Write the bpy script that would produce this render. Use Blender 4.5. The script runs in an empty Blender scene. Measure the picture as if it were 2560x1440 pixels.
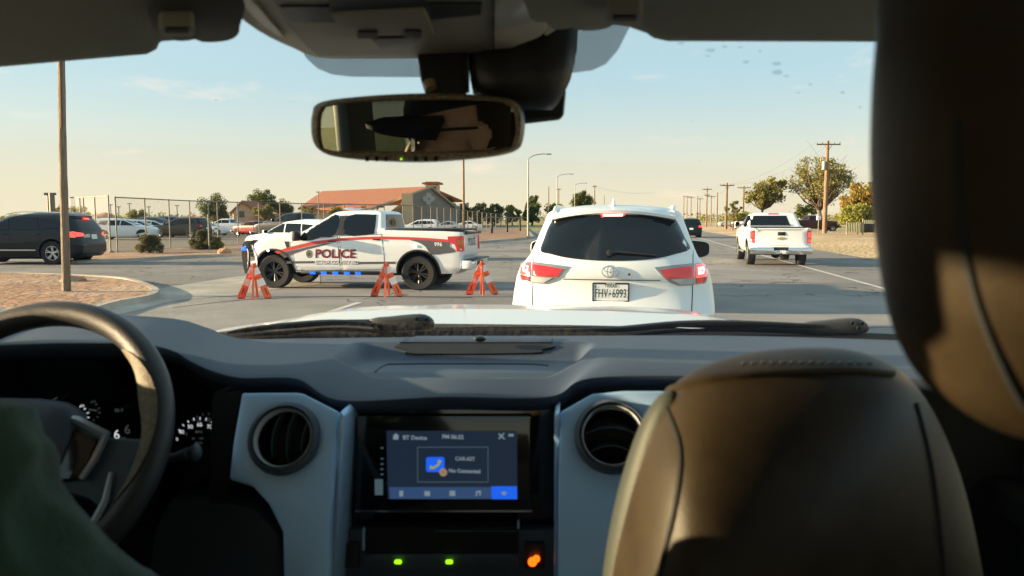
import bpy, bmesh, math, random
from mathutils import Vector, Matrix, noise
from mathutils.geometry import delaunay_2d_cdt
R = math.radians; PI = math.pi
sin, cos, sqrt = math.sin, math.cos, math.sqrt
random.seed(7)
SC = bpy.context.scene
COL = SC.collection

# ------------------------------------------------------------------ camera
FPX = 1900.0; EYE = Vector((0, 0, 1.65)); PITCH = math.atan(172 / FPX)
cam = bpy.data.cameras.new('camera'); camo = bpy.data.objects.new('camera', cam); COL.objects.link(camo)
camo.location = EYE; camo.rotation_euler = (PI / 2 - PITCH, 0, 0)
cam.sensor_width = 36; cam.lens = 36 * FPX / 2560; cam.clip_start = 0.02; cam.clip_end = 9000
cam.dof.use_dof = True; cam.dof.focus_distance = 9.0; cam.dof.aperture_fstop = 7.6
SC.camera = camo
# ------------------------------------------------------------------ sky and sun
SUN_EL = R(9.5); SUN_AZ = Vector((-1.0, 0.015))
wd = bpy.data.worlds.new('World'); SC.world = wd; wd.use_nodes = True
nt = wd.node_tree; nt.nodes.clear()
def N(nt, t, **k):
    n = nt.nodes.new(t)
    for a, b in k.items(): setattr(n, a, b)
    return n
sky = N(nt, 'ShaderNodeTexSky', sky_type='NISHITA', sun_disc=False, sun_elevation=R(9.5),
        sun_rotation=math.atan2(SUN_AZ.x, SUN_AZ.y), altitude=300, air_density=1.0, dust_density=2.2, ozone_density=1.2)
bg = N(nt, 'ShaderNodeBackground'); bg.inputs['Strength'].default_value = 0.076
wo = N(nt, 'ShaderNodeOutputWorld')
tc = N(nt, 'ShaderNodeTexCoord'); mp = N(nt, 'ShaderNodeMapping'); mp.inputs['Scale'].default_value = (3.2, 3.2, 13)
nz = N(nt, 'ShaderNodeTexNoise'); nz.inputs['Scale'].default_value = 2.3; nz.inputs['Detail'].default_value = 7; nz.inputs['Roughness'].default_value = .6
rp = N(nt, 'ShaderNodeValToRGB'); rp.color_ramp.elements[0].position = .59; rp.color_ramp.elements[1].position = .78
rp.color_ramp.elements[1].color = (.45, .45, .45, 1)
mx = N(nt, 'ShaderNodeMix', data_type='RGBA'); mx.inputs[7].default_value = (4.9, 3.7, 2.9, 1)
nt.links.new(tc.outputs['Generated'], mp.inputs[0]); nt.links.new(mp.outputs[0], nz.inputs['Vector'])
nt.links.new(nz.outputs['Fac'], rp.inputs[0]); nt.links.new(rp.outputs[0], mx.inputs[0])

hm = N(nt, 'ShaderNodeMix', data_type='RGBA'); hm.inputs[7].default_value = (4.0, 3.35, 2.25, 1)
sz = N(nt, 'ShaderNodeSeparateXYZ'); nt.links.new(tc.outputs['Generated'], sz.inputs[0])
hr_ = N(nt, 'ShaderNodeMapRange', interpolation_type='SMOOTHSTEP'); hr_.inputs[1].default_value = -.02; hr_.inputs[2].default_value = .19; hr_.inputs[3].default_value = .85; hr_.inputs[4].default_value = 0
nt.links.new(sz.outputs[2], hr_.inputs[0]); nt.links.new(hr_.outputs[0], hm.inputs[0])
tb = N(nt, 'ShaderNodeMix', data_type='RGBA'); tb.inputs[0].default_value = .75; tb.inputs[7].default_value = (2.0, 2.75, 3.0, 1)
nt.links.new(sky.outputs[0], tb.inputs[6]); nt.links.new(tb.outputs[2], hm.inputs[6]); nt.links.new(hm.outputs[2], mx.inputs[6]); nt.links.new(mx.outputs[2], bg.inputs[0]); nt.links.new(bg.outputs[0], wo.inputs[0])
sl = bpy.data.lights.new('sun', 'SUN'); so = bpy.data.objects.new('sun', sl); COL.objects.link(so)
sl.energy = 5.0; sl.angle = R(.5); sl.color = (1.0, .74, .44)
d_ = Vector((SUN_AZ.x, SUN_AZ.y, 0)).normalized() * cos(SUN_EL) + Vector((0, 0, sin(SUN_EL)))
so.rotation_euler = (-d_).to_track_quat('-Z', 'Y').to_euler()
SC.view_settings.view_transform = 'Standard'; SC.view_settings.look = 'None'
SC.view_settings.exposure = 1.88; SC.view_settings.gamma = 1

# ------------------------------------------------------------------ helpers
def ray(px, py):
    dx = (px - 1280) / FPX; dy = (720 - py) / FPX
    return Vector((dx, cos(PITCH) + dy * sin(PITCH), -sin(PITCH) + dy * cos(PITCH)))
def G(px, py, z=0.0):
    r = ray(px, py); return EYE + r * ((z - EYE.z) / r.z)
def W(px, py, y):
    r = ray(px, py); return EYE + r * (y / r.y)
PSI = R(-4.36)
EX = Vector((cos(PSI), sin(PSI), 0)); EY = Vector((-sin(PSI), cos(PSI), 0)); EZ = Vector((0, 0, 1))
def L(x, y, z): return EYE + EX * x + EY * y + EZ * z          # truck frame, z from the eye
def T(px, py, yl):
    r = ray(px, py); return EYE + r * (yl / r.dot(EY))
def TZ(px, py, zl):
    r = ray(px, py); return EYE + r * (zl / r.z)
def tag(o, label=None, cat=None, group=None, kind=None):
    if label: o['label'] = label
    if cat: o['category'] = cat
    if group: o['group'] = group
    if kind: o['kind'] = kind
    return o
def empty(name, loc=(0, 0, 0), rz=0, label=None, cat=None, group=None):
    o = bpy.data.objects.new(name, None); COL.objects.link(o); o.location = loc; o.rotation_euler = (0, 0, rz)
    o.empty_display_size = .2
    return tag(o, label, cat, group)
class MB:
    def __init__(s): s.v = []; s.f = []; s.mi = []; s.m = 0
    def add(s, vs, fs):
        b = len(s.v); s.v += [tuple(v) for v in vs]; s.f += [tuple(b + i for i in f) for f in fs]; s.mi += [s.m] * len(fs)
        return s
    def box(s, c, d, rot=None):
        vs = []
        for x in (-.5, .5):
            for y in (-.5, .5):
                for z in (-.5, .5):
                    p = Vector((x * d[0], y * d[1], z * d[2]))
                    if rot: p = rot @ p
                    vs.append(p + Vector(c))
        return s.add(vs, [(0, 1, 3, 2), (4, 6, 7, 5), (0, 4, 5, 1), (2, 3, 7, 6), (0, 2, 6, 4), (1, 5, 7, 3)])
    def tube(s, pts, r, n=8, cap=True):
        pts = [Vector(p) for p in pts]; rs = r if isinstance(r, (list, tuple)) else [r] * len(pts)
        rings = []; up = None
        for i, p in enumerate(pts):
            t = (pts[min(i + 1, len(pts) - 1)] - pts[max(i - 1, 0)]).normalized()
            if up is None:
                up = Vector((0, 0, 1)) if abs(t.z) < .9 else Vector((1, 0, 0))
            a = (up - t * up.dot(t))
            if a.length < 1e-5: a = t.orthogonal()
            a.normalize(); up = a; b = t.cross(a)
            rings.append([p + (a * cos(2 * PI * k / n) + b * sin(2 * PI * k / n)) * rs[i] for k in range(n)])
        vs = [q for g in rings for q in g]; fs = []
        for i in range(len(pts) - 1):
            for k in range(n):
                k2 = (k + 1) % n; fs.append((i * n + k, i * n + k2, (i + 1) * n + k2, (i + 1) * n + k))
        if cap: fs += [tuple(range(n - 1, -1, -1)), tuple((len(pts) - 1) * n + k for k in range(n))]
        return s.add(vs, fs)
    def lathe(s, prof, c=(0, 0, 0), ax='X', n=24, closed=False):
        c = Vector(c); vs = []
        if isinstance(ax, str): ax = {'X': Vector((1, 0, 0)), 'Y': Vector((0, 1, 0)), 'Z': Vector((0, 0, 1))}[ax]
        ax = Vector(ax).normalized(); a = ax.orthogonal().normalized(); b = ax.cross(a)
        for r, h in prof:
            for k in range(n):
                t = 2 * PI * k / n; vs.append(c + ax * h + (a * cos(t) + b * sin(t)) * r)
        fs = []; m = len(prof)
        for i in range(m if closed else m - 1):
            j = (i + 1) % m
            for k in range(n):
                k2 = (k + 1) % n; fs.append((i * n + k, i * n + k2, j * n + k2, j * n + k))
        return s.add(vs, fs)
    def grid(s, rows, closeu=False):
        n = len(rows[0]); vs = [p for r in rows for p in r]; fs = []
        for i in range(len(rows) - 1):
            for k in range(n if closeu else n - 1):
                k2 = (k + 1) % n; fs.append((i * n + k, i * n + k2, (i + 1) * n + k2, (i + 1) * n + k))
        return s.add(vs, fs)
    def loft_solid(s, rows):
        b = len(s.v); s.grid(rows, True); n = len(rows[0]); m = len(rows)
        s.f.append(tuple(b + k for k in range(n - 1, -1, -1))); s.f.append(tuple(b + (m - 1) * n + k for k in range(n))); s.mi += [s.m] * 2
        return s
    def panel(s, loops, fn, t=.003, res=None, back=False):
        """polygon (with holes) laid on a surface fn(u,v,off)"""
        if not isinstance(loops[0][0], (tuple, list, Vector)): loops = [loops]
        def ins(p, lp):
            c = False; j = len(lp) - 1
            for i in range(len(lp)):
                a, b = lp[i], lp[j]
                if (a[1] > p[1]) != (b[1] > p[1]) and p[0] < (b[0] - a[0]) * (p[1] - a[1]) / (b[1] - a[1]) + a[0]: c = not c
                j = i
            return c
        L2 = []
        for lp in loops:
            q = []
            for i in range(len(lp)):
                a = Vector(lp[i][:2]); b = Vector(lp[(i + 1) % len(lp)][:2])
                k = max(1, int((b - a).length / res + .5)) if res else 1
                q += [a.lerp(b, j / k) for j in range(k)]
            L2.append(q)
        vs = []; ed = []
        for q in L2:
            b0 = len(vs); vs += q; ed += [(b0 + i, b0 + (i + 1) % len(q)) for i in range(len(q))]
        if res:
            x0 = min(v.x for v in L2[0]); x1 = max(v.x for v in L2[0]); y0 = min(v.y for v in L2[0]); y1 = max(v.y for v in L2[0])
            y = y0 + res / 2
            while y < y1:
                x = x0 + res / 2
                while x < x1:
                    p = Vector((x, y))
                    if ins(p, L2[0]) and not any(ins(p, h) for h in L2[1:]):
                        if all((p - q).length > res * .45 for lp in L2 for q in lp): vs.append(p)
                    x += res
                y += res
        ov, oe, of, *_ = delaunay_2d_cdt(vs, ed, [], 0, 1e-6)
        fs = []
        for f in of:
            c = sum((ov[i] for i in f), Vector((0, 0))) / len(f)
            if ins(c, L2[0]) and not any(ins(c, h) for h in L2[1:]): fs.append(tuple(f))
        cnt = {}
        for f in fs:
            for i in range(len(f)):
                a, b = f[i], f[(i + 1) % len(f)]; cnt[(a, b)] = 1
        top = [fn(v.x, v.y, t) for v in ov]; bot = [fn(v.x, v.y, 0) for v in ov]; n = len(ov)
        sides = [(b, a, a + n, b + n) for (a, b) in cnt if (b, a) not in cnt]
        al = fs + sides
        if back: al += [tuple(i + n for i in reversed(f)) for f in fs]
        return s.add(top + bot, al)
    def pillow(s, loop, d, front, back, p=2.5, rings=6, cen=None):
        loop = [Vector(q) for q in loop]; d = Vector(d).normalized()
        c = Vector(cen) if cen else sum(loop, Vector()) / len(loop); n = len(loop); rows = []
        for i in range(-rings, rings + 1):
            t = abs(i) / rings * .97; sc = (1 - t ** p) ** (1 / p); h = t * (front if i < 0 else back)
            rows.append([c + (q - c) * max(sc, .02) + d * (-h if i < 0 else h) for q in loop])
        return s.loft_solid(rows)
    def build(s, name, mat, parent=None, ang=35, bevel=0, sub=0, seg=2):
        me = bpy.data.meshes.new(name); me.from_pydata(s.v, [], s.f)
        mats = mat if isinstance(mat, (list, tuple)) else [mat]
        for m in mats: me.materials.append(m)
        if len(mats) > 1: me.polygons.foreach_set('material_index', s.mi)
        bm = bmesh.new(); bm.from_mesh(me)
        bmesh.ops.remove_doubles(bm, verts=bm.verts, dist=1e-5)
        bmesh.ops.dissolve_degenerate(bm, edges=bm.edges, dist=1e-6)
        if len(bm.faces): bmesh.ops.recalc_face_normals(bm, faces=bm.faces)
        if bevel:
            es = [e for e in bm.edges if len(e.link_faces) == 2 and e.calc_face_angle(0) > R(28)]
            try: bmesh.ops.bevel(bm, geom=es, offset=bevel, segments=seg, affect='EDGES', profile=.5, clamp_overlap=True)
            except Exception: pass
        bm.to_mesh(me); bm.free()
        me.polygons.foreach_set('use_smooth', [True] * len(me.polygons))
        me.set_sharp_from_angle(angle=R(ang))
        o = bpy.data.objects.new(name, me); COL.objects.link(o)
        if parent: setp(o, parent)
        if sub:
            md = o.modifiers.new('s', 'SUBSURF'); md.levels = sub; md.render_levels = sub
        return o
LOCAL = {'on': False}
def setp(o, parent):
    o.parent = parent
    if not LOCAL['on']:
        m = Matrix.Identity(4); q = parent; ch = []
        while q: ch.append(q); q = q.parent
        for q in reversed(ch): m = m @ q.matrix_parent_inverse @ Matrix.LocRotScale(q.location, q.rotation_euler, q.scale)
        o.matrix_parent_inverse = m.inverted()
def bake_modifiers(o):
    dg = bpy.context.evaluated_depsgraph_get(); dg.update()
    me = bpy.data.meshes.new_from_object(o.evaluated_get(dg)); o.modifiers.clear(); o.data = me
def copy_tree(o, parent=None):
    c = o.copy(); COL.objects.link(c)
    if parent: c.parent = parent
    for ch in [x for x in SC.objects if x.parent == o]: copy_tree(ch, c)
    return c
def textv(s, size=1.0, bold=0.0, align='LEFT', sx=1.0, shear=0):
    cu = bpy.data.curves.new('t', 'FONT'); cu.body = s; cu.size = size; cu.align_x = align; cu.align_y = 'CENTER'
    cu.offset = bold * size; cu.resolution_u = 3; cu.shear = shear
    o = bpy.data.objects.new('t', cu); COL.objects.link(o)
    dg = bpy.context.evaluated_depsgraph_get(); dg.update()
    me = bpy.data.meshes.new_from_object(o.evaluated_get(dg))
    v = [(q.co.x * sx, q.co.y) for q in me.vertices]; f = [tuple(p.vertices) for p in me.polygons]
    bpy.data.objects.remove(o); bpy.data.meshes.remove(me)
    return v, f
def text(mb, s, fn, off=.002, **k):
    v, f = textv(s, **k); mb.add([fn(a, b, off) for a, b in v], f)
def circ(cx, cy, rx, ry=None, n=24, a0=0, a1=2 * PI):
    ry = ry or rx; full = abs(a1 - a0 - 2 * PI) < 1e-6; m = n if full else n - 1
    return [(cx + rx * cos(a0 + (a1 - a0) * k / m), cy + ry * sin(a0 + (a1 - a0) * k / m)) for k in range(n)]
def rrect(x0, y0, x1, y1, r, n=4):
    o = []
    for cx, cy, a in ((x1 - r, y1 - r, 0), (x0 + r, y1 - r, PI / 2), (x0 + r, y0 + r, PI), (x1 - r, y0 + r, 1.5 * PI)):
        for k in range(n + 1): o.append((cx + r * cos(a + PI / 2 * k / n), cy + r * sin(a + PI / 2 * k / n)))
    return o
def smooth(pts, n=4, closed=False):
    P = [Vector(p) for p in pts]; o = []; m = len(P)
    for i in range(m if closed else m - 1):
        if closed: a, b, c, d = P[i - 1], P[i], P[(i + 1) % m], P[(i + 2) % m]
        else: a, b, c, d = P[max(i - 1, 0)], P[i], P[i + 1], P[min(i + 2, m - 1)]
        for k in range(n):
            t = k / n
            o.append(.5 * ((2 * b) + (c - a) * t + (2 * a - 5 * b + 4 * c - d) * t * t + (3 * b - a - 3 * c + d) * t ** 3))
    if not closed: o.append(P[-1])
    return o

# ------------------------------------------------------------------ materials
MATS = {}
def mat(name, col, rough=.5, metal=0, var=0, vs=5, col2=None, bump=0, bs=60, emit=None, es=1, coat=0, spec=.5, det=4, stretch=None, trans=0, sheen=0):
    m = bpy.data.materials.new(name); m.use_nodes = True; nt = m.node_tree; b = nt.nodes['Principled BSDF']
    b.inputs['Base Color'].default_value = (*col, 1); b.inputs['Roughness'].default_value = rough; b.inputs['Metallic'].default_value = metal
    b.inputs['Coat Weight'].default_value = coat; b.inputs['Coat Roughness'].default_value = .05; b.inputs['Specular IOR Level'].default_value = spec
    b.inputs['Sheen Weight'].default_value = sheen
    if trans: b.inputs['Transmission Weight'].default_value = trans
    if emit: b.inputs['Emission Color'].default_value = (*emit, 1); b.inputs['Emission Strength'].default_value = es
    if var or bump or col2:
        tc = N(nt, 'ShaderNodeTexCoord'); mp = N(nt, 'ShaderNodeMapping')
        if stretch: mp.inputs['Scale'].default_value = stretch
        nt.links.new(tc.outputs['Object'], mp.inputs[0])
    if var or col2:
        z = N(nt, 'ShaderNodeTexNoise'); z.inputs['Scale'].default_value = vs; z.inputs['Detail'].default_value = det
        z.inputs['Roughness'].default_value = .62
        nt.links.new(mp.outputs[0], z.inputs['Vector'])
        r = N(nt, 'ShaderNodeValToRGB'); r.color_ramp.elements[0].position = .36; r.color_ramp.elements[1].position = .64
        c2 = col2 or tuple(min(1, c * (1 + var)) for c in col); c1 = col if col2 else tuple(c * (1 - var) for c in col)
        r.color_ramp.elements[0].color = (*c1, 1); r.color_ramp.elements[1].color = (*c2, 1)
        nt.links.new(z.outputs['Fac'], r.inputs[0]); nt.links.new(r.outputs[0], b.inputs['Base Color'])
    if bump:
        z2 = N(nt, 'ShaderNodeTexNoise'); z2.inputs['Scale'].default_value = bs; z2.inputs['Detail'].default_value = 3
        bu = N(nt, 'ShaderNodeBump'); bu.inputs['Strength'].default_value = bump; bu.inputs['Distance'].default_value = 1 / bs
        nt.links.new(mp.outputs[0], z2.inputs['Vector']); nt.links.new(z2.outputs['Fac'], bu.inputs['Height']); nt.links.new(bu.outputs[0], b.inputs['Normal'])
    MATS[name] = m; return m
def glassmat(name, tint=(.8, .9, .88), refl=.08, fac=0.0, dark=(.01, .012, .014)):
    """clear pane: transparent + fresnel gloss; fac adds an opaque dark share"""
    m = bpy.data.materials.new(name); m.use_nodes = True; nt = m.node_tree; nt.nodes.clear()
    o = N(nt, 'ShaderNodeOutputMaterial'); t = N(nt, 'ShaderNodeBsdfTransparent'); t.inputs[0].default_value = (*tint, 1)
    g = N(nt, 'ShaderNodeBsdfGlossy'); g.inputs['Roughness'].default_value = .02; g.inputs[0].default_value = (.9, .95, 1, 1)
    d = N(nt, 'ShaderNodeBsdfDiffuse'); d.inputs[0].default_value = (*dark, 1)
    a = N(nt, 'ShaderNodeMixShader'); a.inputs[0].default_value = fac
    nt.links.new(t.outputs[0], a.inputs[1]); nt.links.new(d.outputs[0], a.inputs[2])
    f = N(nt, 'ShaderNodeLayerWeight'); f.inputs[0].default_value = .25
    mr = N(nt, 'ShaderNodeMapRange'); mr.inputs[3].default_value = refl; mr.inputs[4].default_value = min(1, refl * 6 + (.2 if refl > .03 else 0))
    nt.links.new(f.outputs['Fresnel'], mr.inputs[0])
    b = N(nt, 'ShaderNodeMixShader'); nt.links.new(mr.outputs[0], b.inputs[0]); nt.links.new(a.outputs[0], b.inputs[1]); nt.links.new(g.outputs[0], b.inputs[2])
    nt.links.new(b.outputs[0], o.inputs[0]); MATS[name] = m; return m
def leafmat(name, c1, c2, c3):
    m = bpy.data.materials.new(name); m.use_nodes = True; nt = m.node_tree; b = nt.nodes['Principled BSDF']
    b.inputs['Roughness'].default_value = .7; b.inputs['Specular IOR Level'].default_value = .2
    g = N(nt, 'ShaderNodeNewGeometry'); r = N(nt, 'ShaderNodeValToRGB'); e = r.color_ramp.elements
    e[0].color = (*c1, 1); e[1].color = (*c3, 1); x = e.new(.5); x.color = (*c2, 1)
    nt.links.new(g.outputs['Random Per Island'], r.inputs[0]); nt.links.new(r.outputs[0], b.inputs['Base Color'])
    tl = N(nt, 'ShaderNodeBsdfTranslucent'); nt.links.new(r.outputs[0], tl.inputs[0])
    ms = N(nt, 'ShaderNodeMixShader'); ms.inputs[0].default_value = .3
    nt.links.new(b.outputs[0], ms.inputs[1]); nt.links.new(tl.outputs[0], ms.inputs[2]); nt.links.new(ms.outputs[0], nt.nodes['Material Output'].inputs[0])
    MATS[name] = m; return m
WHITE = mat('white_paint', (.80, .84, .86), .28, coat=.8, var=.02, vs=3)
WHITE2 = mat('pearl_paint', (.80, .83, .83), .3, coat=.8, var=.02, vs=2)
BLACKP = mat('black_paint', (.006, .010, .013), .3, coat=.25, spec=.3)
DARKBLUE = mat('navy_paint', (.010, .016, .035), .3, coat=.25, spec=.3)
MAROON = mat('maroon_paint', (.045, .012, .014), .3, coat=.3, spec=.3)
REDP = mat('red_paint', (.25, .02, .015), .3, coat=1)
SILVERP = mat('silver_paint', (.42, .43, .44), .3, metal=.5, coat=.6)
TYRE = mat('tyre_rubber', (.018, .018, .018), .85, var=.2, vs=30)
RIM = mat('alloy', (.55, .56, .57), .3, metal=.9)
RIMB = mat('black_alloy', (.03, .03, .032), .35, metal=.4)
CHROME = mat('chrome', (.75, .76, .78), .12, metal=1)
BLK = mat('black_plastic', (.014, .014, .015), .5, bump=.15, bs=300)
DARK = mat('dark_void', (.004, .004, .005), .8)
TINT = mat('tinted_glass', (.004, .006, .008), .05, spec=.45)
CLEARG = glassmat('car_glass', (.62, .7, .68), .10, .12)
LENSR = mat('red_lens', (.36, .012, .014), .15, coat=1, emit=(1, .03, .02), es=.07)
LENSON = mat('lit_red_lens', (.6, .03, .03), .2, coat=1, emit=(1, .05, .035), es=.75)
LENSHOT = mat('lit_red_core', (.9, .2, .2), .2, emit=(1, .25, .22), es=2.0)
LENSC = mat('clear_lens', (.6, .62, .64), .1, metal=.4, coat=1)
LENSA = mat('amber_lens', (.6, .2, .02), .2, coat=1)
BLUEL = mat('blue_beacon', (.05, .15, .9), .2, emit=(.01, .07, 1), es=1.0)
WHITEL = mat('white_beacon', (.9, .9, 1), .2, emit=(.7, .75, 1), es=1.6)
PLATEM = mat('plate_white', (.7, .74, .76), .4)
TXT = mat('plate_text', (.03, .05, .06), .5)

# ------------------------------------------------------------------ vehicles
class Stk:
    """body given by horizontal slices (z, front y, rear y, half width)"""
    def __init__(s, rows, Rf=(.45, .40), Rr=(.22, .16), bf=-.10, br=.06, kf=.05, kr=.03, sm=.012):
        s.rows = rows; s.Rf = Rf; s.Rr = Rr; s.bf = bf; s.br = br; s.kf = kf; s.kr = kr; s.sm = sm
        s.y1 = max(r[1] for r in rows); s.y0 = min(r[2] for r in rows)
    def P0(s, z):
        r = s.rows
        if z <= r[0][0]: return r[0][1:]
        for a, b in zip(r, r[1:]):
            if z <= b[0]:
                t = (z - a[0]) / (b[0] - a[0]); return tuple(a[i] + (b[i] - a[i]) * t for i in (1, 2, 3))
        return r[-1][1:]
    def P(s, z):
        a = s.P0(z - s.sm); b = s.P0(z); c = s.P0(z + s.sm); return tuple(.25 * a[i] + .5 * b[i] + .25 * c[i] for i in range(3))
    def fac(s, y):
        return 1 - (s.kf * max(0, y / s.y1) ** 3) - (s.kr * max(0, y / s.y0) ** 3)
    def yrear(s, x, z):
        f, r, w = s.P(z); rx = min(s.Rr[0], .9 * w); ry = s.Rr[1]; a = min(abs(x) / s.fac(r), w)
        t = max(0, (a - (w - rx)) / rx); return r + s.br * (a / w) ** 2 + ry * (1 - sqrt(max(0, 1 - t * t)))
    def yfront(s, x, z):
        f, r, w = s.P(z); rx = min(s.Rf[0], .9 * w); ry = s.Rf[1]; a = min(abs(x) / s.fac(f), w)
        t = max(0, (a - (w - rx)) / rx); return f + s.bf * (a / w) ** 2 - ry * (1 - sqrt(max(0, 1 - t * t)))
    def xside(s, y, z):
        f, r, w = s.P(z); x = w
        yr = r + s.br + s.Rr[1]; yf = f + s.bf - s.Rf[1]
        if y < yr: rx = min(s.Rr[0], .9 * w); t = min(1, (yr - y) / s.Rr[1]); x = w - rx + rx * sqrt(1 - t * t)
        if y > yf: rx = min(s.Rf[0], .9 * w); t = min(1, (y - yf) / s.Rf[1]); x = w - rx + rx * sqrt(1 - t * t)
        return x * s.fac(y)
    def ring(s, z, ns=26):
        f, r, w = s.P(z); h = []
        rx = min(s.Rr[0], .9 * w); ry = s.Rr[1]
        for k in range(6): x = (w - rx) * k / 6; h.append((x, r + s.br * (x / w) ** 2))
        for k in range(7):
            a = PI / 2 * k / 7; x = w - rx + rx * sin(a); h.append((x, r + s.br * (x / w) ** 2 + ry * (1 - cos(a))))
        ya = r + s.br + ry; rx = min(s.Rf[0], .9 * w); ry2 = s.Rf[1]; yb = f + s.bf - ry2
        for k in range(ns): h.append((w, ya + (yb - ya) * k / ns))
        for k in range(9):
            a = PI / 2 * k / 9; x = w - rx + rx * cos(a); h.append((x, f + s.bf * (x / w) ** 2 - ry2 * (1 - sin(a))))
        for k in range(7): x = (w - rx) * (1 - k / 6); h.append((x, f + s.bf * (x / w) ** 2))
        full = h + [(-x, y) for x, y in h[-2:0:-1]]
        return [Vector((x * s.fac(y), y, z)) for x, y in full]
    def SF(s, sd): return lambda y, z, o: Vector((sd * (s.xside(y, z) + o), y, z))
    def RF(s): return lambda x, z, o: Vector((x, s.yrear(x, z) - o, z))
    def FF(s): return lambda x, z, o: Vector((x, s.yfront(x, z) + o, z))
    def zs(s):
        o = []
        for a, b in zip(s.rows, s.rows[1:]):
            k = max(2, int((b[0] - a[0]) / .045)); o += [a[0] + (b[0] - a[0]) * j / k for j in range(k)]
        return o + [s.rows[-1][0]]

def wheel_parts(root, c, sd, rt, wt, rimmat, style=0, lite=False):
    c = Vector(c); m = MB(); ri = rt * .62; n = 20 if lite else 36
    prof = [(ri, -wt / 2 + .01), (rt - .03, -wt / 2), (rt - .006, -wt / 2 + .02), (rt, -wt / 2 + .05), (rt, wt / 2 - .05), (rt - .006, wt / 2 - .02), (rt - .03, wt / 2), (ri, wt / 2 - .01), (ri * .96, wt / 2 - .04), (ri * .96, -wt / 2 + .04)]
    m.lathe(prof, c, 'X', n, True)
    if not lite:
        for k in range(n):                                           # tread blocks
            a = 2 * PI * k / n
            m.box(c + Vector((0, cos(a), sin(a))) * 0 + Vector((sd * wt * .3, cos(a) * rt, sin(a) * rt)), (wt * .34, .035, .012), Matrix.Rotation(a - PI / 2, 3, 'X'))
    wh = m.build('wheel', TYRE, root)
    m = MB(); x = sd * (wt / 2 - .03)
    m.lathe([(ri * .97, x - sd * .10), (ri * 1.0, x), (ri * 1.0, x + sd * .012), (ri * .93, x + sd * .012), (ri * .90, x - sd * .02), (ri * .88, x - sd * .10)], c, 'X', n)
    m.lathe([(0.001, x - sd * .012), (.05, x - sd * .012), (.075, x - sd * .03), (.075, x - sd * .09)], c, 'X', 12)
    ns = 6 if style == 1 else 5
    for k in range(ns):
        a = 2 * PI * k / ns + .3
        for da in ((-.16, .16) if style in (1, 2) else (0,)):
            a2 = a + da; d = Vector((0, cos(a2), sin(a2))); d0 = Vector((0, cos(a), sin(a)))
            m.tube([c + Vector((x - sd * .03, 0, 0)) + d0 * .05, c + Vector((x - sd * .025, 0, 0)) + d * ri * .55, c + Vector((x - sd * .01, 0, 0)) + d * ri * .93],
                   [.028, .024, .026] if style in (1, 2) else [.045, .04, .05], 6)
    m.build('rim', rimmat, wh)
    m = MB(); m.lathe([(.001, x - sd * .11), (ri * .95, x - sd * .11)], c, 'X', n); m.build('brake_disc', DARK, wh)
    return wh

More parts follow.
